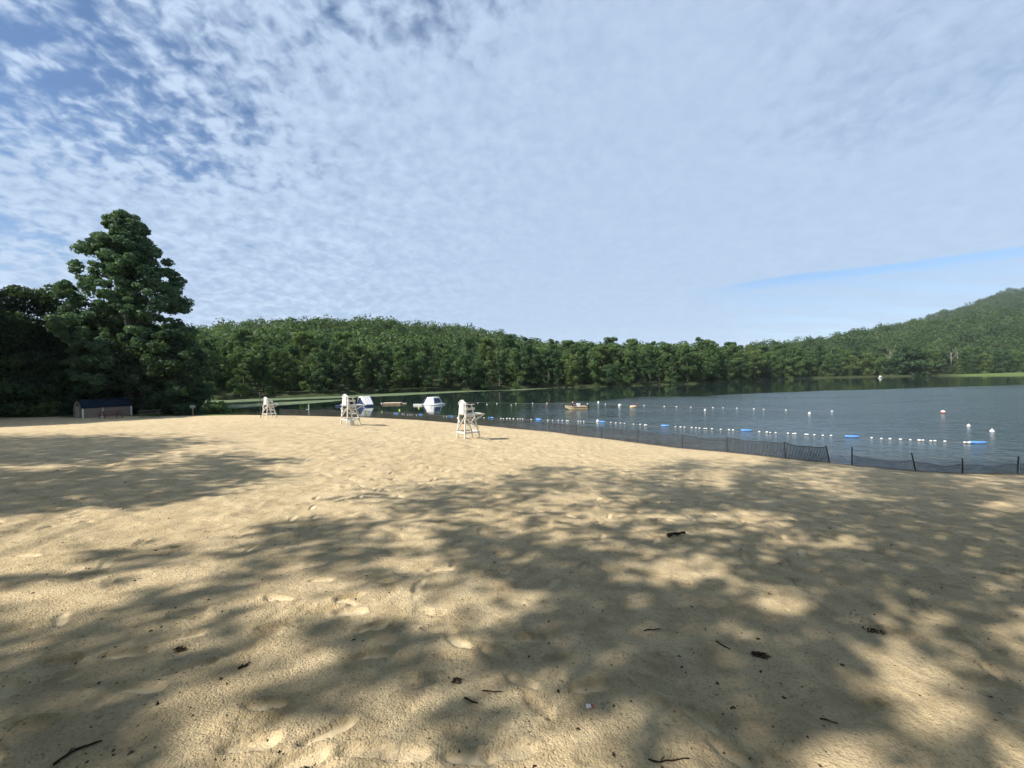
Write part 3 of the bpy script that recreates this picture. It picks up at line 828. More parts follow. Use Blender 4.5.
# ------------------------------------------------------------------ lifeguard chairs
def rot_towards(deg): return math.radians(deg)
def make_chair():
    root = empty('lifeguard_chair')
    bx, fx = -.46, .50
    for s in (-1, 1):
        MB().beam((bx, s * .46, -.08), (-.30, s * .31, 2.0), .068, .068, (1, 0, 0)).build('leg', M_WHITE, root, bevel=.008)
        MB().beam((fx, s * .46, -.08), (.02, s * .335, 1.86), .068, .068, (1, 0, 0)).build('leg', M_WHITE, root, bevel=.008)
    b = MB(); b.add([(-.372, y, z) for y, z in ((-.335, 1.34), (.335, 1.34), (.30, 1.96), (0, 2.10), (-.30, 1.96))] + [(-.40 + .02, y, z) for y, z in ((-.335, 1.34), (.335, 1.34), (.30, 1.96), (0, 2.10), (-.30, 1.96))], [])
    prof = [(-.265, 1.36), (.265, 1.36), (.235, 1.95), (0, 2.08), (-.235, 1.95)]
    b = MB(); n = 5
    xa = lambda z: -.36 + .04 * (z - 1.34)
    b.add([(xa(z) - .055, y, z) for y, z in prof] + [(xa(z) - .028, y, z) for y, z in prof], [tuple(range(n))[::-1], tuple(range(n, 2 * n))] + [(i, (i + 1) % n, n + (i + 1) % n, n + i) for i in range(n)])
    b.build('backrest', M_WHITE, root)
    b = MB(); b.beam((-.36, -.31, 1.955), (-.36, 0, 2.115), .14, .03); b.beam((-.36, .31, 1.955), (-.36, 0, 2.115), .14, .03); b.build('back_cap', M_WHITE, root)
    b = MB()
    for k in range(4): b.box((-.22 + .135 * k, 0, 1.60), (.12, .64, .03))
    b.build('seat', M_WHITE, root)
    b = MB()
    for k in range(8): b.box((-.24 + .135 * k, 0, 1.345), (.12, .86, .032))
    b.beam((.0, -.36, 1.31), (.84, -.36, 1.31), .04, .05); b.beam((.0, .36, 1.31), (.84, .36, 1.31), .04, .05)
    b.build('footrest', M_WHITE, root)
    for s in (-1, 1):
        MB().box((-.10, s * .365, 1.885), (.56, .11, .03)).build('armrest', M_WHITE, root)
        MB().box((-.06, s * .375, 1.66), (.50, .028, .12)).build('side_board', M_WHITE, root)
        MB().beam((.16, s * .40, 1.02), (.74, s * .36, 1.29), .04, .06).build('brace', M_WHITE, root)
        MB().beam((-.39, s * .435, 1.18), (.36, s * .475, .62), .028, .085).build('brace', M_WHITE, root)
        MB().beam((.20, s * .44, 1.22), (-.06, s * .46, .92), .028, .07).build('brace', M_WHITE, root)
        MB().beam((-.46, s * .455, .40), (.45, s * .455, .40), .03, .09).build('rail', M_WHITE, root)
        MB().beam((-.36, s * .41, 1.285), (.20, s * .41, 1.285), .03, .10).build('rail', M_WHITE, root)
    MB().beam((-.455, -.40, .40), (-.455, .40, .40), .03, .09).build('rail', M_WHITE, root)
    MB().beam((.42, -.40, .40), (.42, .40, .40), .03, .09).build('rail', M_WHITE, root)
    MB().beam((-.47, .44, .45), (-.395, -.40, 1.22), .03, .085, (1, 0, 0)).build('brace', M_WHITE, root)
    MB().beam((-.44, .40, 1.16), (-.455, .10, .92), .03, .06, (1, 0, 0)).build('brace', M_WHITE, root)
    for z in (.72, 1.04):
        x = .50 - .48 * z / 1.86
        MB().beam((x + .02, -.40, z), (x + .02, .40, z), .035, .075).build('rung', M_WHITE, root)
    return root
def copy_tree(o):
    c = o.copy(); COL.objects.link(c)
    for ch in list(o.children):
        d = ch.copy(); COL.objects.link(d); d.parent = c
    return c
chair = make_chair()
CH = [(468.5, 438.9, 34, .94, 'nearest white wooden lifeguard chair, standing in front of the net fence'), (350.5, 424.8, 50, .96, 'white lifeguard chair with the pale bucket at its foot'), (269.5, 417.6, 58, .93, 'farthest white lifeguard chair, by the cove')]
chair_pos = []
for i, (px, py, a, s_, lab) in enumerate(CH):
    o = chair if i == 0 else copy_tree(chair)
    x, y, z = ground(px, py); z = zsurf(x, y)
    o.location = (x, y, z); o.rotation_euler = (0, 0, math.radians(a)); o.scale = (s_, s_, s_)
    tag(o, lab, 'lifeguard chair', 'lifeguard chairs on the beach'); chair_pos.append((x, y, z, math.radians(a)))
    print('chair', i, x, y, z)
def local(i, lx, ly):
    x, y, z, a = chair_pos[i]; X = x + lx * math.cos(a) - ly * math.sin(a); Y = y + lx * math.sin(a) + ly * math.cos(a)
    return X, Y, zsurf(X, Y)
bk = empty('bucket', local(1, -.25, -.62), 0, 'pale grey bucket on the sand by the middle lifeguard chair', 'bucket')
MB().lathe([(.13, 0), (.15, .02), (.18, .36), (.19, .37), (.17, .37), (.14, .06)], 14).build('pail', plain('pale_plastic', (.55, .58, .6), .5), bk, smooth=True)
MB().tube([(.18 * math.cos(t), -.02, .36 + .02 + .14 * math.sin(t)) for t in np.linspace(0, math.pi, 9)], .008, 5).build('handle', M_POST, bk)
px_, py_, pz_ = local(2, -.62, .30)
tag(MB().tube([(px_, py_, pz_ - .1), (px_ - .02, py_, pz_ + 1.3), (px_ - .06, py_, pz_ + 2.45)], [.03, .03, .045], 7).build('rescue_pole', plain('dark_purple_pole', (.05, .035, .06), .6)), 'thin dark pole standing against the back of the farthest chair', 'pole')

# ------------------------------------------------------------------ net fence along the water
def fence(name, posts, hgt, label, spacing, sagf, lean, netmul=1.0, wire=.009):
    root = empty(name, (0, 0, 0), 0, label, 'fence', 'black net fences along the waterline')
    W = []
    for px, py in posts:
        x, y, _ = cast(px, py, .02); W.append(Vector((x, y, max(0, float(H(x, y))))))
    rg = np.random.default_rng(hash(len(posts)) % 1000)
    root.location = W[0]
    W = [w - W[0] for w in W]
    tops = []
    for i, w in enumerate(W):
        l = lean.get(i, (rg.uniform(-.05, .05), rg.uniform(-.05, .05), 1.0))
        top = w + Vector((l[0], l[1], hgt * l[2] * rg.uniform(.95, 1.05))); tops.append(top)
        MB().tube([w - Vector((0, 0, .3)), w, top + (top - w) * .06], [.026, .026, .022], 6).build('post', M_POST, root)
    for i in range(len(W) - 1):
        a, b, ta, tb = W[i], W[i + 1], tops[i], tops[i + 1]
        L = (b - a).length; nv = max(4, int(L / spacing)); sag = sagf * hgt * rg.uniform(.5, 1.5)
        nh = max(4, int(hgt / spacing))
        side = (b - a).normalized().cross(Vector((0, 0, 1)))
        bow = rg.uniform(-.10, .10)
        def pt(t, v):
            p0 = a.lerp(b, t); p1 = a.lerp(b, t) * (1 - netmul) + ta.lerp(tb, t) * netmul
            k = 4 * t * (1 - t)
            p = p0.lerp(p1, v); p.z -= sag * k * v + .03 * math.sin(t * 11 + i) * v
            return p + side * (bow * k * math.sin(v * 2.4) + .03 * math.sin(t * 9 + i * 2) * v)
        m_ = MB()
        for j in range(nv + 1):
            t = j / nv
            m_.tube([pt(t, v) for v in (0.02, .34, .67, 1)], wire * (.8 if wire > .012 and i < 2 else .5), 3, cap=False)
        for j in range(nh + 1):
            v = max(.02, j / nh)
            m_.tube([pt(t, v) for t in np.linspace(0, 1, 9)], wire * (.5 if j < nh else 1.1), 3, cap=False)
        m_.build('net', M_NET, root)
PL = [(829.5, 462.6), (785.5, 458.2), (727, 452.2), (682, 448.2), (637.5, 442.7), (601.5, 438.2), (576, 435.2), (549, 431.4), (528, 429.6), (509, 428), (490, 426.2), (470, 424.5), (450, 422.6), (428, 420.8), (405, 419.3), (385, 418.3), (366, 417.6), (345, 416.9), (322, 416.3), (300, 415.8), (280, 415.4)]
fence('net_fence', PL, .70, 'long sagging black net fence along the water edge', .055, .10, {0: (-.10, .05, .98), 2: (0, 0, 1.0)}, 1, .0155)
fence('net_fence', [(852, 465.2), (915.6, 470.8), (962.4, 473.2), (1017.5, 474), (1085, 476)], .66, 'sheer low net fence on dark stakes at the right', .07, .16, {0: (0, 0, 1.12), 1: (-.10, .05, 1.02), 2: (0, 0, .86)}, .62, .010)
x, y, _ = cast(309, 414.2, .02)
gp = empty('water_pole', (x, y, -.4), 0, 'grey pipe standing in the shallow water of the cove', 'pole')
MB().tube([(0, 0, 0), (0, 0, 1.55)], .06, 8).build('pipe', M_PVC, gp); MB().box((-.15, 0, .95), (.3, .05, .05)).build('crossbar', M_PVC, gp)

# ------------------------------------------------------------------ swim ropes and buoys
def W0(px, py, z=0.0): return Vector(cast(px, py, z))
_float = MB().lathe([(.0, -.09), (.07, -.085), (.115, -.03), (.12, .03), (.08, .09), (.0, .11)][1:-1], 9).mesh('float', M_WHITEPVC, smooth=True)
def rope_line(name, label, knots, floats, tubes, fsize=.62, group='swim ropes on the lake'):
    o = W0(*knots[0]); root = empty(name, o, 0, label, 'swim rope', group)
    pts = []
    for (a, b) in zip(knots[:-1], knots[1:]):
        A = W0(*a); B = W0(*b)
        for k in range(6): pts.append(A.lerp(B, k / 6) - o + Vector((0, 0, .002)))
    pts.append(W0(*knots[-1]) - o + Vector((0, 0, .002)))
    MB().tube(pts, .009, 4).build('rope', M_ROPE, root)
    for px, py in floats:
        f = link('float', _float, root, W0(px, py + .6) - o + Vector((0, 0, .045))); s_ = fsize * random.uniform(.82, 1.1); f.scale = (s_, s_, s_ * .95)
    for px0, px1, py in tubes:
        A = W0(px0, py) - o + Vector((0, 0, .05)); B = W0(px1, py + .3) - o + Vector((0, 0, .05))
        d = (B - A) * .06
        MB().tube([A, A + d, A.lerp(B, .5), B - d, B], [.045, .072, .076, .072, .045], 9).build('foam_tube', M_BLUE, root, smooth=True)
inner = []
for px, py in [(222, 231), (233, 232), (258, 236), (275, 236), (288, 237), (318, 238), (503, 246), (524, 248), (740, 254), (780, 258), (893, 264), (912, 264), (936, 264), (956, 264), (980, 266), (1008, 266)]: inner.append((370 + px / 6.83, 380 + py / 6.83))
for px, py in [(10, 246), (45, 246), (62, 246), (86, 247), (115, 248), (130, 249), (146, 250), (200, 252), (307, 257), (337, 258), (374, 258), (400, 259), (427, 261), (437, 262), (502, 264), (517, 264), (537, 265), (710, 272), (742, 275), (772, 276), (797, 278), (855, 283), (898, 285), (927, 289), (936, 289)]: inner.append((500 + px / 6.4, 380 + py / 6.4))
for px, py in [(25, 231), (182, 240), (208, 241), (228, 242), (265, 244), (287, 246), (305, 247), (330, 249), (340, 249), (369, 251), (414, 254), (456, 256), (477, 257), (611, 266), (650, 268), (667, 270), (695, 271), (758, 274), (784, 276), (795, 276), (847, 279), (858, 280), (893, 282), (936, 285), (978, 286)]: inner.append((640 + px / 5.12, 380 + py / 5.12))
for px, py in [(259, 342), (308, 346), (352, 347), (404, 350), (453, 352), (498, 354), (517, 354), (556, 357), (577, 357), (627, 360), (727, 365), (748, 366)]: inner.append((820 + px / 5.02, 370 + py / 5.02))
rope_line('swim_rope', 'inner swim rope with white floats and blue foam tubes near the beach', [(376, 412.6), (421, 415.0), (491, 418.2), (539, 420), (602, 422.4), (665, 426.8), (746, 431.6), (852, 437.6), (890, 440.4), (987, 444)],
          inner, [(393.8, 398.6, 413.6), (418.8, 422.8, 415.0), (448.6, 453.6, 416.6), (488.4, 493.6, 418.1), (535.8, 541.4, 419.8), (599.4, 605, 422.2), (661, 669, 426.2), (741, 752, 431.0), (845, 859, 437.2), (968.5, 986.5, 443.3)])
outer = [(478, 402.6), (487, 404), (497, 403.2), (511.4, 404.8), (516, 403.2), (532.7, 403), (547, 402.9), (587.5, 403.6), (605.5, 403.9), (621, 404.4), (644, 405.2), (664.4, 406.2), (676.5, 406.5), (690.8, 406.9), (712.9, 407.4), (723, 407.6), (736.9, 408.2), (753.9, 408.8), (763.6, 409.2), (786, 409.9), (832, 411.2)]
rope_line('swim_rope', 'outer swim rope with small white floats beyond the boat', [(465, 402.3), (516, 403.4), (587, 403.9), (644, 405.5), (713, 407.7), (786, 410.3), (832, 411.6)], outer, [], .80)
_buoy = MB().lathe([(.06, -.2), (.17, -.13), (.21, 0), (.18, .12), (.09, .2), (.05, .26), (.05, .32)], 12)
def buoy(px, py, s_, mat, label, group=None, band=None):
    s_ *= .52
    o = empty('buoy', W0(px, py) + Vector((0, 0, .06 * s_)), 0, label, 'buoy', group, (s_, s_, s_))
    link('shell', _buoy.mesh('shell', mat, smooth=True), o)
    MB().tube([(.03 * math.cos(t), 0, .33 + .04 * math.sin(t)) for t in np.linspace(0, 6.28, 9)], .012, 4).build('eye', M_POST, o)
    if band: MB().lathe([(.19, -.1), (.216, -.01), (.213, .03)], 12).build('band', band, o, smooth=True)
YB = 'lime buoys in the cove'
buoy(367.2, 413.2, .85, M_LIME, 'lime buoy just right of the middle lifeguard chair', YB)
buoy(382.0, 412.3, .9, M_LIME, 'lime buoy at the left end of the inner swim rope', YB)
buoy(399.6, 410.6, .95, M_LIME, 'lime buoy below the tan floating platform', YB)
buoy(418.8, 408.3, .95, M_LIME, 'lime buoy below the white inflatable tent shape', YB)
WBG = 'white buoys on the lake'
buoy(381.4, 403.6, .9, M_WHITEPVC, 'small white buoy left of the tan floating platform', WBG)
buoy(597.7, 422.0, 1.25, M_WHITEPVC, 'big white buoy beside a blue tube on the inner rope', WBG)
buoy(598.4, 403.0, 1.5, M_WHITEPVC, 'white buoy with a reflection just right of the boat', WBG)
buoy(619.5, 406.2, 1.7, M_WHITEPVC, 'largest white buoy, between boat and tan drum', WBG)
buoy(546, 405.6, 1.1, M_REDBROWN, 'red-brown buoy left of the boat')
buoy(637, 405.0, 1.35, M_REDBROWN, 'red-brown buoy behind the tan drum')
buoy(705, 410.6, 1.1, M_WHITEPVC, 'white buoy a little nearer than the outer rope', WBG)
buoy(809.5, 414.0, 1.15, M_WHITEPVC, 'white buoy near the right end of the outer rope', WBG)
buoy(968.6, 426.4, .95, M_WHITEPVC, 'white buoy between red-white ball and blue tube', WBG)
buoy(992, 432, 1.1, M_WHITEPVC, 'white buoy farthest to the right', WBG)
o = empty('ball_buoy', W0(943, 413.2) + Vector((0, 0, .10)), 0, 'round white ball buoy with a red lower band', 'buoy')
MB().lathe([(.17 * math.sin(a), -.17 * math.cos(a)) for a in np.linspace(.1, 3.04, 10)], 14).build('shell', M_WHITEPVC, o, smooth=True)
MB().lathe([(.155, -.08), (.175, -.016), (.174, .016)], 14).build('band', M_RED, o, smooth=True)
o = empty('drum_float', W0(633, 407.6) + Vector((0, 0, .08)), .2, 'tan drum floating right of the white buoys', 'drum float')
MB().tube([(-.36, 0, 0), (-.33, 0, 0), (.33, 0, 0), (.36, 0, 0)], [.15, .19, .19, .15], 12).build('barrel', M_TAN, o, smooth=True)
MB().tube([(-.13, 0, 0), (-.10, 0, 0)], .2, 12).build('hoop', M_DOCK, o); MB().tube([(.10, 0, 0), (.13, 0, 0)], .2, 12).build('hoop', M_DOCK, o)

# ------------------------------------------------------------------ inflatables and dock
p = W0(365.2, 405.9)
o = empty('inflatable_slide', p, math.radians(-46), 'navy inflatable with a white slide face behind the middle lifeguard chair', 'inflatable')
k = 1.0
MB().prism([(-1.35, -.12), (1.45, -.12), (1.45, .16), (.25, 1.28), (-.3, 1.30), (-.55, 1.16), (-1.0, .30), (-1.35, .22)], -.6, .6).build('body', M_NAVY, o, bevel=.05)
for s in (-1, 1): MB().tube([(1.47, s * .66, .13), (.28, s * .66, 1.27), (-.28, s * .66, 1.32), (-.62, s * .66, 1.16), (-1.05, s * .66, .28)], [.09, .12, .12, .12, .08], 8).build('side_tube', M_NAVY if s > 0 else M_WHITEPVC, o, smooth=True)
MB().beam((1.50, 0, .24), (.24, 0, 1.40), 1.16, .09).build('slide_face', M_WHITEPVC, o, bevel=.02)
MB().box((-.05, 0, 1.36), (.55, 1.1, .1)).build('top_pad', M_WHITEPVC, o, bevel=.03)
MB().tube([(-1.4, -.72, .05), (1.5, -.72, .05), (1.62, 0, .05), (1.5, .72, .05), (-1.4, .72, .05)], .12, 8).build('base_tube', M_NAVY, o, smooth=True)
p = W0(340.5, 406.3)
o = empty('float_mat', p, math.radians(-10), 'small navy and white float left of the navy slide', 'float mat')
MB().box((0, 0, .08), (1.1, .9, .18)).build('pad', M_NAVY, o, bevel=.04); MB().box((.45, 0, .26), (.35, .8, .17)).build('headrest', M_WHITEPVC, o, bevel=.04)
p = W0(433.3, 404.7)
o = empty('inflatable_climber', p, math.radians(-33), 'white tent-shaped inflatable with a navy panel on its right side', 'inflatable')
def frus(b0, t0, z0, z1, shift=0):
    v = [(sx * b0[0], sy * b0[1], z0) for sx, sy in ((-1, -1), (1, -1), (1, 1), (-1, 1))] + [(sx * t0[0] + shift, sy * t0[1], z1) for sx, sy in ((-1, -1), (1, -1), (1, 1), (-1, 1))]
    return MB().add(v, [(3, 2, 1, 0), (4, 5, 6, 7), (0, 1, 5, 4), (1, 2, 6, 5), (2, 3, 7, 6), (3, 0, 4, 7)])
frus((1.15, 1.05), (.62, .66), -.12, 1.14).build('body', M_WHITEPVC, o, bevel=.06)
def on_side(y0, y1, f0, f1, out):   # quad plate on the +x face
    def pt(f, y): 
        x = 1.15 + (.62 - 1.15) * f; w = 1.05 + (.66 - 1.05) * f
        return Vector((x + out, y * w, -.12 + 1.26 * f))
    q = [pt(f0, y0), pt(f0, y1), pt(f1, y1), pt(f1, y0)]
    return MB().add(q + [p_ + Vector((.03, 0, .012)) for p_ in q], [(3, 2, 1, 0), (4, 5, 6, 7), (0, 1, 5, 4), (1, 2, 6, 5), (2, 3, 7, 6), (3, 0, 4, 7)])
on_side(-.72, .72, .34, .86, .004).build('side_panel', M_NAVY, o)
b = MB(); b.add([(.25, -1.02, .02), (.78, -1.0, .02), (.55, -.84, .74), (.27, -1.05, .02), (.77, -1.03, .02), (.55, -.87, .74)], [(0, 1, 2), (5, 4, 3), (0, 3, 4, 1), (1, 4, 5, 2), (2, 5, 3, 0)]); b.build('entry_flap', plain('grey_vinyl', (.40, .40, .44), .5), o)
MB().tube([(-1.2, -1.12, .05), (1.2, -1.12, .05), (1.2, 1.12, .05), (-1.2, 1.12, .05), (-1.2, -1.12, .05)], .13, 8).build('base_tube', M_WHITEPVC, o, smooth=True)
MB().tube([(-.66, -.72, 1.1), (-1.2, -1.1, .1)], .07, 6).build('edge_tube', M_NAVY, o, smooth=True)
p = W0(418.6, 405.3)
o = empty('float_mat', p, math.radians(-6), 'pale flat float mat left of the white tent shape', 'float mat')
MB().box((0, 0, .07), (1.3, .9, .2)).build('pad', plain('pale_grey_vinyl', (.6, .6, .58), .5), o, bevel=.04); MB().tube([(-.62, -.42, .19), (.62, -.42, .19)], .04, 6).build('edge_tube', M_WHITEPVC, o)
p = W0(392.5, 404.2)
o = empty('swim_platform', p, math.radians(4), 'low tan floating swim platform between the two inflatables', 'floating platform')
b = MB()
for k in range(9): b.box((-1.2 + .3 * k, 0, .22), (.28, 1.6, .05))
b.build('deck', M_DOCK, o); MB().box((0, -.72, .1), (2.7, .12, .18)).build('beam', M_WOOD, o); MB().box((0, .72, .1), (2.7, .12, .18)).build('beam', M_WOOD, o)
for s in (-1, 1): MB().tube([(s * .9, -.7, -.03), (s * .9, .7, -.03)], .16, 9).build('pontoon', M_WHITEPVC, o)
MB().box((1.75, 0, .1), (.8, .7, .05)).build('ramp', M_DOCK, o)

# ------------------------------------------------------------------ boat and person
p = W0(577.3, 408.9)
o = empty('rowing_boat', p, math.radians(3), 'tan flat-bottomed boat with a black motor on the lake', 'boat')
n = 11; st = np.linspace(-1.42, 1.12, n); v = []; f = []
for x in st:
    q = max(0, (-.35 - x) / 1.07); w = .52 * (1 - .62 * q ** 2.2); zb = -.10 + .26 * q ** 2; zt = .30 + .10 * q ** 2
    v += [(x, -w, zt), (x, -w * .82, zb), (x, w * .82, zb), (x, w, zt), (x, w - .04, zt), (x, w * .8 - .04, zb + .04), (x, -w * .8 + .04, zb + .04), (x, -w + .04, zt)]
for i in range(n - 1):
    for j in range(8): f.append((i * 8 + j, i * 8 + (j + 1) % 8, (i + 1) * 8 + (j + 1) % 8, (i + 1) * 8 + j))
f += [tuple(range(8))[::-1], tuple((n - 1) * 8 + j for j in range(8))]
hull = MB().add(v, f); hull.build('hull', M_TAN, o)
MB().box((1.13, 0, .12), (.05, .92, .42)).build('transom', M_TAN, o); MB().box((-1.40, 0, .30), (.05, .42, .22)).build('bow_plate', M_TAN, o)
for x in (-.55, .05, .7): MB().box((x, 0, .22), (.24, .92, .04)).build('bench', M_DOCK, o)
for s in (-1, 1): MB().tube([(x, s * (.54 * (1 - .62 * max(0, (-.35 - x) / 1.07) ** 2.2)), .315 + .10 * max(0, (-.35 - x) / 1.07) ** 2) for x in st], .028, 6).build('gunwale', M_DOCK, o)
mt = MB(); mt.box((1.30, 0, .30), (.26, .22, .30)); mt.tube([(1.30, 0, .2), (1.30, 0, -.35)], .06, 7); mo = mt.build('motor', M_BLACK, o, bevel=0)
MB().tube([(1.18, 0, .42), (.88, .05, .46)], .025, 6).build('tiller', M_BLACK, mo)
boat = o; bm_ = Matrix.Translation(p) @ Matrix.Rotation(math.radians(3), 4, 'Z')
c = bm_ @ Vector((.12, -.06, .245))
o = empty('cooler', c, .1, 'white box on the middle bench of the boat', 'cooler')
MB().box((0, 0, .19), (.42, .34, .38)).build('box', M_WHITEPVC, o, bevel=.02); MB().box((0, 0, .41), (.44, .36, .06)).build('lid', M_WHITEPVC, o, bevel=.015)
# seated person
def skin(name, verts, edges, radii, mat, parent, sub=1):
    me = bpy.data.meshes.new(name); me.from_pydata(verts, edges, []); me.update()
    ob = bpy.data.objects.new(name, me); COL.objects.link(ob)
    md = ob.modifiers.new('skin', 'SKIN'); md.use_smooth_shade = True
    for i, r in enumerate(radii): me.skin_vertices[0].data[i].radius = (r if hasattr(r, '__len__') else (r, r))
    for i in range(len(verts)): me.skin_vertices[0].data[i].use_root = (i == 0)
    ms = ob.modifiers.new('sub', 'SUBSURF'); ms.levels = sub; ms.render_levels = sub
    dg = bpy.context.evaluated_depsgraph_get(); dg.update()
    m2 = bpy.data.meshes.new_from_object(ob.evaluated_get(dg)); m2.materials.clear(); m2.materials.append(mat); m2.name = name
    COL.objects.unlink(ob); bpy.data.objects.remove(ob)
    return link(name, m2, parent)
if True:
    pr = empty('person', bm_ @ Vector((-.55, 0, .24)), math.radians(3), 'person in a dark purple top seated in the tan boat', 'person')
    # facing +x, seat at z=0
    vs = [(0, 0, .08), (0, 0, .30), (.02, 0, .50), (.03, 0, .60), (.05, 0, .72), (.06, 0, .82),
          (.03, .19, .50), (.10, .25, .26), (.32, .20, .20), (.42, .18, .20), (.03, -.19, .50), (.10, -.25, .26), (.32, -.20, .20), (.42, -.18, .20),
          (.08, .10, .07), (.46, .13, .20), (.50, .13, -.12), (.60, .13, -.15), (.08, -.10, .07), (.46, -.13, .20), (.50, -.13, -.12), (.60, -.13, -.15)]
    es = [(0, 1), (1, 2), (2, 3), (3, 4), (4, 5), (2, 6), (6, 7), (7, 8), (8, 9), (2, 10), (10, 11), (11, 12), (12, 13), (0, 14), (14, 15), (15, 16), (16, 17), (0, 18), (18, 19), (19, 20), (20, 21)]
    rs = [(.14, .11), (.14, .10), (.13, .09), .055, .085, .07, .06, .045, .035, .04, .06, .045, .035, .04, .085, .065, .05, .045, .085, .065, .05, .045]
    skin('body', vs, es, rs, M_SKIN, pr)
    skin('shirt', [(0, 0, .05), (0, 0, .30), (.02, 0, .49), (.025, 0, .56), (.03, .19, .50), (.07, .23, .36), (.03, -.19, .50), (.07, -.23, .36)], [(0, 1), (1, 2), (2, 3), (2, 4), (4, 5), (2, 6), (6, 7)], [(.17, .14), (.17, .13), (.16, .12), .075, .08, .07, .08, .07], M_PURPLE, pr)
    skin('trousers', [(.02, 0, .06), (.08, .10, .08), (.46, .13, .205), (.50, .13, -.05), (.08, -.10, .08), (.46, -.13, .205), (.50, -.13, -.05)], [(0, 1), (1, 2), (2, 3), (0, 4), (4, 5), (5, 6)], [(.16, .13), .105, .085, .07, .105, .085, .07], M_HAIR, pr)
    skin('hair', [(.035, 0, .76), (.045, 0, .83), (.0, 0, .72)], [(0, 1), (0, 2)], [.095, .07, .07], M_HAIR, pr)
# far white boat
p = W0(880.4, 377.9)
o = empty('far_boat', p, math.radians(10), 'tiny white boat by the far bank at the right', 'boat')
n = 9; v = []; f = []
for i, x in enumerate(np.linspace(-1.7, 1.7, n)):
    q = abs(x) / 1.7; w = .55 * (1 - q ** 2.5 * .9); v += [(x, -w, .4 + .12 * q * q), (x, -w * .5, -.1 + .2 * q ** 3), (x, w * .5, -.1 + .2 * q ** 3), (x, w, .4 + .12 * q * q)]
for i in range(n - 1):
    for j in range(4): f.append((i * 4 + j, i * 4 + (j + 1) % 4, (i + 1) * 4 + (j + 1) % 4, (i + 1) * 4 + j))
f += [(3, 2, 1, 0), tuple((n - 1) * 4 + j for j in range(4))]
MB().add(v, f).build('hull', M_WHITEPVC, o); frus((.5, .34), (.34, .26), .3, 1.35).build('cabin', M_WHITEPVC, o)

# ------------------------------------------------------------------ shed and tables
sx0, sy0, _ = ground(72.5, 418.2); sx1, sy1, _ = ground(131, 418.0)
A = Vector((sx0, sy0, 0)); B = Vector((sx1, sy1, 0))
# front wall runs from its left corner (px 82) to the right corner (px 131)
gx0, gy0, gz0 = ground(82.3, 418.4); gx1, gy1, gz1 = ground(131, 418.1)
P0 = Vector((gx0, gy0, 0)); P1 = Vector((gx1, gy1, 0)); Lw = (P1 - P0).length; ang = math.atan2(P1.y - P0.y, P1.x - P0.x)
zb = min(gz0, gz1); scale_h = (P0.y) / F
Hs = 18.2 * scale_h; Wd = 2.2; ang = math.radians(65)
uu = (131 - 512) / F; u_0 = P0.x / P0.y; Lw = (uu - u_0) * P0.y / (math.cos(ang) - uu * math.sin(ang)); zb = gz0 - .03
print('shed', P0, P1, Lw, Hs, zb)
o = empty('storage_shed', (P0.x, P0.y, zb - .03), ang, 'low grey storage shed with a rounded blue roof under the dark trees', 'shed')
wall = Hs * .56
prof = [(0, 0), (0, wall), (.04 * Wd, wall + .12 * Hs), (.16 * Wd, wall + .28 * Hs), (.33 * Wd, wall + .40 * Hs), (.5 * Wd, Hs), (.67 * Wd, wall + .40 * Hs), (.84 * Wd, wall + .28 * Hs), (.96 * Wd, wall + .12 * Hs), (Wd, wall), (Wd, 0)]
b = MB(); n = len(prof)
v = [(0, y, z) for y, z in prof] + [(Lw, y, z) for y, z in prof]
b.add(v, [tuple(range(n)), tuple(range(2 * n - 1, n - 1, -1)), (0, n, n + 1, 1), (n - 2, 2 * n - 2, 2 * n - 1, n - 1), (0, n - 1, 2 * n - 1, n)]); b.build('wall', M_SIDING, o)
b = MB(); rp = prof[1:-1]; nr = len(rp)
v = []
for x in (-.06, Lw + .06):
    v += [(x, y, z + .01) for y, z in rp]
    v += [(x, (y - Wd / 2) * 1.06 + Wd / 2, z * 1.0 + .06) for y, z in rp]
f = []
for i in range(nr - 1):
    f += [(nr + i, nr + i + 1, 3 * nr + i + 1, 3 * nr + i), (i, 2 * nr + i, 2 * nr + i + 1, i + 1), (i, i + 1, nr + i + 1, nr + i), (2 * nr + i, 3 * nr + i, 3 * nr + i + 1, 2 * nr + i + 1)]
f += [(0, nr, 3 * nr, 2 * nr), (nr - 1, 3 * nr - 1, 4 * nr - 1, 2 * nr - 1)]
b.add(v, f); rf = b.build('roof', M_ROOF, o)
for x in (.05, Lw - .05): MB().box((x, -.012, wall / 2), (.12, .03, wall)).build('corner_trim', M_WHITE, o)
MB().box((Lw * .40, -.012, wall * .5), (.06, .03, wall * .98)).build('corner_trim', M_WHITE, o)
dr = MB().box((-.02, Wd * .5, wall * .62), (.03, Wd * .42, wall * 1.2)).build('door', plain('grey_door', (.27, .25, .22), .8), o)
MB().box((-.05, Wd * .62, wall * .6), (.04, .05, .12)).build('handle', M_POST, dr)
MB().box((-.02, Wd * .5, wall + .2 * Hs), (.03, .3, .3)).build('vent', M_POST, o)

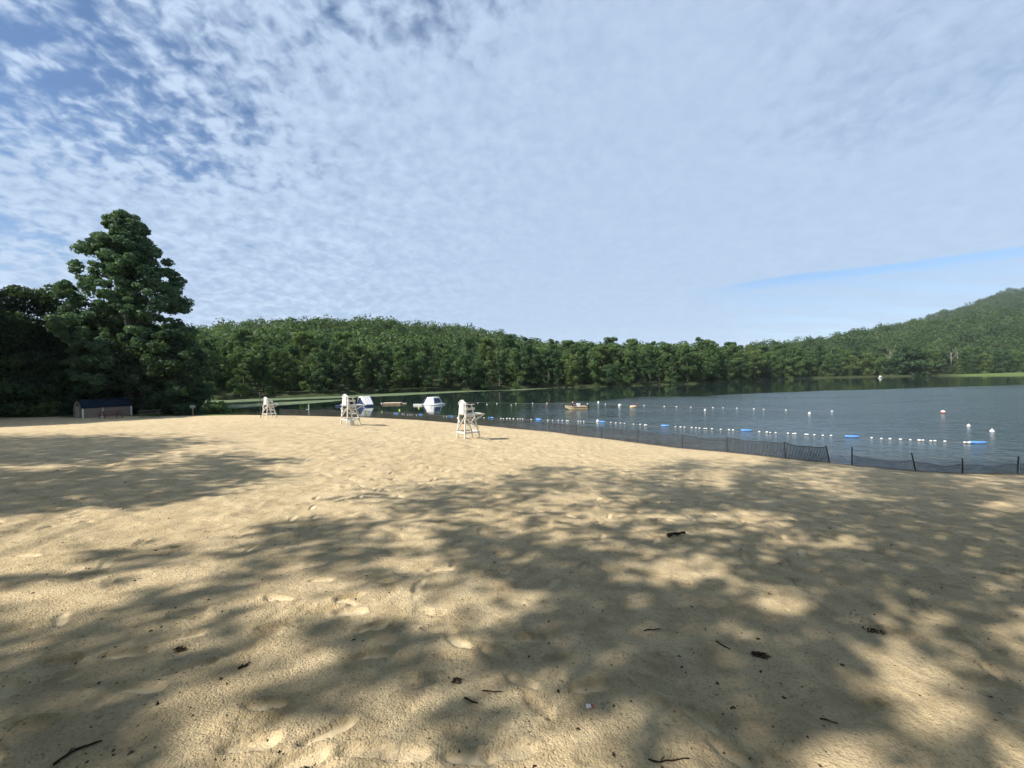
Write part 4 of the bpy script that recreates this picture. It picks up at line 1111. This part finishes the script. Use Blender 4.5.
def picnic(px, py, label, mat, rz, group=None):
    x, y, z = ground(px, py); o = empty('picnic_table', (x, y, z), rz, label, 'picnic table', 'picnic tables by the shed')
    b = MB()
    for k in range(5): b.box((0, -.3 + .15 * k, .74), (1.8, .14, .04))
    b.build('tabletop', mat, o)
    for s in (-1, 1):
        b = MB(); b.box((0, s * .62, .44), (1.8, .13, .04)); b.box((0, s * .76, .44), (1.8, .13, .04)); b.build('bench', mat, o)
        b = MB(); b.beam((s * .65, -.72, -.02), (s * .65, -.22, .71), .04, .09); b.beam((s * .65, .72, -.02), (s * .65, .22, .71), .04, .09)
        b.beam((s * .65, -.8, .385), (s * .65, .8, .385), .05, .06); b.build('leg_frame', mat, o)
picnic(111, 418.5, 'dull red picnic table in front of the shed wall', M_PICNIC_RED, ang)
picnic(150, 417.4, 'dark weathered picnic table in the shade right of the shed', M_TWIG2, ang - .2)
x, y, z = ground(101.6, 418.8)
o = empty('marker_post', (x, y, z), 0, 'short white post in front of the shed', 'post'); MB().box((0, 0, .33), (.09, .09, .72)).build('stake', M_WHITE, o); MB().lathe([(.08, 0), (.08, .03), (.02, .08)], 8, (0, 0, .69)).build('cap', M_WHITE, o)
x, y, z = ground(193, 415.6)
o = empty('sign_board', (x, y, z), .2, 'small pale sign on a stake at the grove edge', 'sign'); MB().box((0, 0, .5), (.07, .07, 1.05)).build('stake', M_WOOD, o); MB().box((0, -.05, 1.0), (.55, .03, .35)).build('panel', plain('pale_sign', (.14, .17, .16), .6), o)

# ------------------------------------------------------------------ things lying on the sand
def stick(name, label, px0, py0, px1, py1, r, bend=.03, cat='stick', forks=0, mat=None):
    x0, y0, _ = ground(px0, py0); x1, y1, _ = ground(px1, py1)
    a = Vector((x0, y0, zsurf(x0, y0) + r * .7)); b = Vector((x1, y1, zsurf(x1, y1) + r * .7)); L = (b - a).length
    pts = []; side = (b - a).cross(Vector((0, 0, 1))).normalized()
    for k in range(8):
        t = k / 7; q = a.lerp(b, t) + side * L * bend * math.sin(t * 4.4 + px0); q.z = zsurf(q.x, q.y) + r * .6 + abs(math.sin(t * 5)) * r * .4; pts.append(q - a)
    m_ = MB().tube(pts, [r * (.75 + .35 * math.sin(k * 1.9 + px0) * .4) * (1 - .05 * k) for k in range(8)], 7)
    for j in range(forks):
        k = 2 + 2 * j; d = (side * (1 if j % 2 else -1) + (b - a).normalized()) * L * .14
        m_.tube([pts[k], pts[k] + d * .6 + Vector((0, 0, r)), pts[k] + d], [r * .5, r * .4, r * .2], 5)
    return tag(link(name, m_.mesh(name, mat or M_TWIG, smooth=True), None, a), label, cat, 'sticks lying on the sand')
stick('stick', 'dark curved stick lying alone in the middle of the shaded sand', 667, 536.5, 685.5, 535.2, .035, .05)
stick('stick', 'long dark twig lying in the lower left corner', 53, 763, 102, 743, .009, .05, forks=2)
stick('stick', 'short dark twig below the left shade, right of the dead leaf', 238, 669, 250, 664, .011, .08, forks=1)
stick('stick', 'short thick twig by the bottom centre footprints', 464, 702, 478, 706, .009, .04)
stick('stick', 'thin straight twig beside the bottom centre footprints', 482, 693.5, 502, 694, .006, .03)
stick('stick', 'thin dark twig pointing at the brown debris clump', 716, 642, 730, 650, .008, .05)
stick('stick', 'thin pale-shaded twig in the middle of the shade', 644, 632.5, 660, 630, .007, .05)
stick('stick', 'small twig near the bottom right light patch', 648, 761, 690, 763, .006, .05, forks=1)
stick('stick', 'twig lying across the shade near the bottom right', 820, 722, 838, 727, .006, .03)
def clump(px, py, rad, n, label, seed, name='debris_clump', cat='debris'):
    x, y, _ = ground(px, py); z = zsurf(x, y); rg = np.random.default_rng(seed); m_ = MB()
    for k in range(n):
        a = rg.uniform(0, 6.28); r = rad * rg.random() ** .7; l = rg.uniform(.008, .03); th = rg.uniform(0, 6.28)
        cx, cy = r * math.cos(a), r * math.sin(a) * .7; cz = zsurf(x + cx, y + cy) - z + .003 + .012 * (1 - r / rad) * rg.random()
        d = Vector((math.cos(th) * l, math.sin(th) * l, rg.uniform(-.006, .012)))
        m_.tube([Vector((cx, cy, cz)) - d, Vector((cx, cy, cz + .004)), Vector((cx, cy, cz)) + d], [.002, rg.uniform(.002, .006), .0015], 5)
    return tag(link(name, m_.mesh(name, M_LITTER), None, (x, y, z)), label, cat, 'clumps of plant debris on the sand')
clump(760, 655.5, .065, 60, 'dark brown clump of plant debris in the right half', 701)
clump(180, 650, .035, 26, 'small dark dead leaf clump in the lower left shade', 702)
clump(873, 630, .09, 30, 'long scatter of dark debris above the big light patch', 703)
clump(456, 684, .035, 16, 'dark debris crumbs beside the bottom centre twigs', 707)
x, y, _ = ground(589, 708.6)
o = empty('wrapper', (x, y, zsurf(x, y)), .1, 'tiny white and red scrap of wrapper on the sand', 'litter')
MB().add([(-.02, -.012, .006), (.012, -.011, .004), (.014, .012, .009), (-.018, .013, .012), (-.02, -.012, .004), (.012, -.011, .002), (.014, .012, .007), (-.018, .013, .01)], [(0, 1, 2, 3), (7, 6, 5, 4), (0, 4, 5, 1), (1, 5, 6, 2), (2, 6, 7, 3), (3, 7, 4, 0)]).build('paper', M_PAPER, o)
MB().add([(.012, -.011, .0045), (.032, -.008, .004), (.03, .01, .006), (.014, .012, .0095), (.012, -.011, .0025), (.032, -.008, .002), (.03, .01, .004), (.014, .012, .0075)], [(0, 1, 2, 3), (7, 6, 5, 4), (0, 4, 5, 1), (1, 5, 6, 2), (2, 6, 7, 3), (3, 7, 4, 0)]).build('red_end', M_RED, o)
# countless crumbs of leaf and bark
rg = np.random.default_rng(800); n = 7500
yy = 1.3 + 15 * rg.random(n) ** 1.25; xx = rg.uniform(-1.42, 1.42, n) * (yy + .4)
k = (noise2(xx / .8, yy / .8, 81) + .35 * rg.random(n) > .5) & (shore_dist(xx, yy) > .6); xx = xx[k]; yy = yy[k]
zz = np.array([zsurf(a, b) for a, b in zip(xx, yy)])
S = np.exp(rg.normal(math.log(.0054), .5, len(xx))) * (1 + .05 * yy); S = np.minimum(S, .024)
N = rg.normal(size=(len(xx), 3)) * .5; N[:, 2] += 1; N /= np.linalg.norm(N, axis=1, keepdims=True)
C = np.stack([xx, yy, zz + S * .25], 1)
V1, Q1 = leaf_quads(C, N, S, rg, .55)
V1 = V1.reshape(-1, 4, 3); Vb = V1 - (N * (S * .35)[:, None])[:, None]
VA = np.concatenate([V1, Vb], 1).reshape(-1, 3); b0 = (np.arange(len(xx)) * 8)[:, None]
Qs = np.concatenate([b0 + np.array([q]) for q in ((0, 1, 2, 3), (7, 6, 5, 4), (0, 4, 5, 1), (1, 5, 6, 2), (2, 6, 7, 3), (3, 7, 4, 0))], 0)
tag(link('leaf_litter', np_mesh('leaf_litter', VA, Qs, M_LITTER)), 'dark crumbs of leaf and bark strewn over the sand', 'litter', kind='stuff')

# ------------------------------------------------------------------ air
hm = bpy.data.materials.new('haze'); hm.use_nodes = True
ht = NT(hm.node_tree); ht.n.remove(ht.n['Principled BSDF'])
pv = ht.node('ShaderNodeVolumePrincipled'); pv.inputs['Color'].default_value = (.80, .90, 1.0, 1); pv.inputs['Density'].default_value = .00007; pv.inputs['Anisotropy'].default_value = 0.0
ht.l.new(pv.outputs[0], ht.n['Material Output'].inputs['Volume'])
tag(MB().box((0, 700, 148), (5600, 5600, 304)).build('haze', hm), 'thin summer haze over lake and hills', 'haze', kind='stuff')

# ------------------------------------------------------------------ light
sun = bpy.data.lights.new('sun', 'SUN'); sun.energy = 4.7; sun.angle = math.radians(.9); sun.color = (1.0, .945, .84)
so = bpy.data.objects.new('sun', sun); COL.objects.link(so)
so.rotation_euler = Vector(-TOSUN).to_track_quat('-Z', 'Y').to_euler()

world = bpy.data.worlds.new("World"); sc.world = world; world.use_nodes = True
t = NT(world.node_tree)
for n_ in list(t.n): t.n.remove(n_)
out = t.node('ShaderNodeOutputWorld')
sky = t.node('ShaderNodeTexSky', sky_type='NISHITA', sun_disc=False, sun_elevation=SUN_EL, sun_rotation=math.atan2(SUNH[0], SUNH[1]), altitude=200, air_density=1.0, dust_density=.0, ozone_density=4.5)
bg1 = t.node('ShaderNodeBackground', i_Strength=.072); t.l.new(sky.outputs[0], bg1.inputs[0])
d = t.node('ShaderNodeTexCoord').outputs['Generated']
sp = t.node('ShaderNodeSeparateXYZ'); t.l.new(d, sp.inputs[0])
zc = t.math('ADD', t.math('MAXIMUM', sp.outputs[2], 0.0), .10)
qx = t.math('DIVIDE', sp.outputs[0], zc); qy = t.math('DIVIDE', sp.outputs[1], zc)
zf = t.math('ADD', t.math('MAXIMUM', sp.outputs[2], 0.0), .34)
cf = t.node('ShaderNodeCombineXYZ'); t.l.new(t.math('DIVIDE', sp.outputs[0], zf), cf.inputs[0]); t.l.new(t.math('DIVIDE', sp.outputs[1], zf), cf.inputs[1]); qf = cf.outputs[0]
cb = t.node('ShaderNodeCombineXYZ'); t.l.new(qx, cb.inputs[0]); t.l.new(qy, cb.inputs[1]); q = cb.outputs[0]
wob = t.noise(q, 2.0, 2, .5)
fine = t.noise(qf, 25, 3, .55, .3)
mid = t.noise(qf, 9.5, 3, .55, .3)
low = t.noise(q, .95, 3, .5)
def dist_to(ax, ay):
    a = t.math('SUBTRACT', qx, ax); b = t.math('SUBTRACT', qy, ay)
    return t.math('SQRT', t.math('ADD', t.math('MULTIPLY', a, a), t.math('MULTIPLY', b, b)))
blue = t.math('SUBTRACT', 1.0, t.smooth(dist_to(-1.25, .75), .15, 1.15))
blue2 = t.math('SUBTRACT', 1.0, t.smooth(dist_to(-.15, .72), .1, .55))
blue3 = t.math('SUBTRACT', 1.0, t.smooth(dist_to(-2.6, 1.6), .2, 1.1))
cover = t.math('ADD', 1.10, t.math('MULTIPLY', t.math('SUBTRACT', low, .5), .7))
blue4 = t.math('SUBTRACT', 1.0, t.smooth(dist_to(1.15, .70), .2, 1.25))
cover = t.math('SUBTRACT', cover, t.math('MULTIPLY', blue4, .36)); cover = t.math('SUBTRACT', cover, t.math('MULTIPLY', blue, .70)); cover = t.math('SUBTRACT', cover, t.math('MULTIPLY', blue2, .46)); cover = t.math('SUBTRACT', cover, t.math('MULTIPLY', blue3, .52))
tex = t.math('ADD', t.math('MULTIPLY', fine, .62), t.math('MULTIPLY', mid, .38))
tex = t.math('ADD', t.math('MULTIPLY', t.math('SUBTRACT', tex, .5), t.smooth(t.math('ADD', qx, t.math('MULTIPLY', qy, .25)), -1.1, 1.0, 2.6, .45)), .5)
den = t.smooth(t.math('ADD', tex, cover), .80, 1.40)
# edge of the cloud sheet low on the right
g = t.math('SUBTRACT', t.math('ADD', t.math('MULTIPLY', qx, .6), t.math('MULTIPLY', qy, .8)), 3.26)
g = t.math('ADD', g, t.math('MULTIPLY', t.math('SUBTRACT', wob, .5), .22))
along = t.math('SUBTRACT', t.math('MULTIPLY', qx, .8), t.math('MULTIPLY', qy, .6))
gap = t.math('MULTIPLY', t.smooth(g, -.02, .07), t.smooth(g, .32, .13)); gap = t.math('MULTIPLY', gap, t.smooth(along, -.75, 0.0))
mp = t.node('ShaderNodeMapping'); t.l.new(q, mp.inputs[0]); mp.inputs['Rotation'].default_value = (0, 0, math.radians(37)); mp.inputs['Scale'].default_value = (.35, 2.2, 1)
streak = t.smooth(t.noise(mp.outputs[0], 1.4, 4, .55), .36, .62)
beyond = t.math('MULTIPLY', t.smooth(g, -.02, .08), t.smooth(along, -.9, -.1))
den = t.math('MULTIPLY', den, t.math('SUBTRACT', 1.0, t.math('MULTIPLY', gap, .95)))
den = t.math('MULTIPLY', den, t.math('SUBTRACT', 1.0, t.math('MULTIPLY', beyond, t.math('SUBTRACT', .46, t.math('MULTIPLY', streak, .36)))))
ccol = t.mix(t.smooth(tex, .2, .95), (.228, .298, .405), (.325, .400, .508))
bg2 = t.node('ShaderNodeBackground', i_Strength=1.0); t.put(bg2.inputs[0], ccol)
mx = t.node('ShaderNodeMixShader'); t.put(mx.inputs[0], t.math('MULTIPLY', den, .92)); t.l.new(bg1.outputs[0], mx.inputs[1]); t.l.new(bg2.outputs[0], mx.inputs[2])
t.l.new(mx.outputs[0], out.inputs[0])

# ------------------------------------------------------------------ render settings
sc.render.engine = 'CYCLES'
sc.cycles.use_denoising = True
sc.cycles.max_bounces = 5; sc.cycles.diffuse_bounces = 3; sc.cycles.glossy_bounces = 3; sc.cycles.transmission_bounces = 3; sc.cycles.transparent_max_bounces = 4
sc.cycles.use_adaptive_sampling = True; sc.cycles.adaptive_threshold = .015
sc.cycles.caustics_reflective = False; sc.cycles.caustics_refractive = False
sc.view_settings.view_transform = 'Standard'; sc.view_settings.look = 'None'
sc.view_settings.exposure = .95; sc.view_settings.gamma = 1.0; sc.view_settings.use_curve_mapping = False
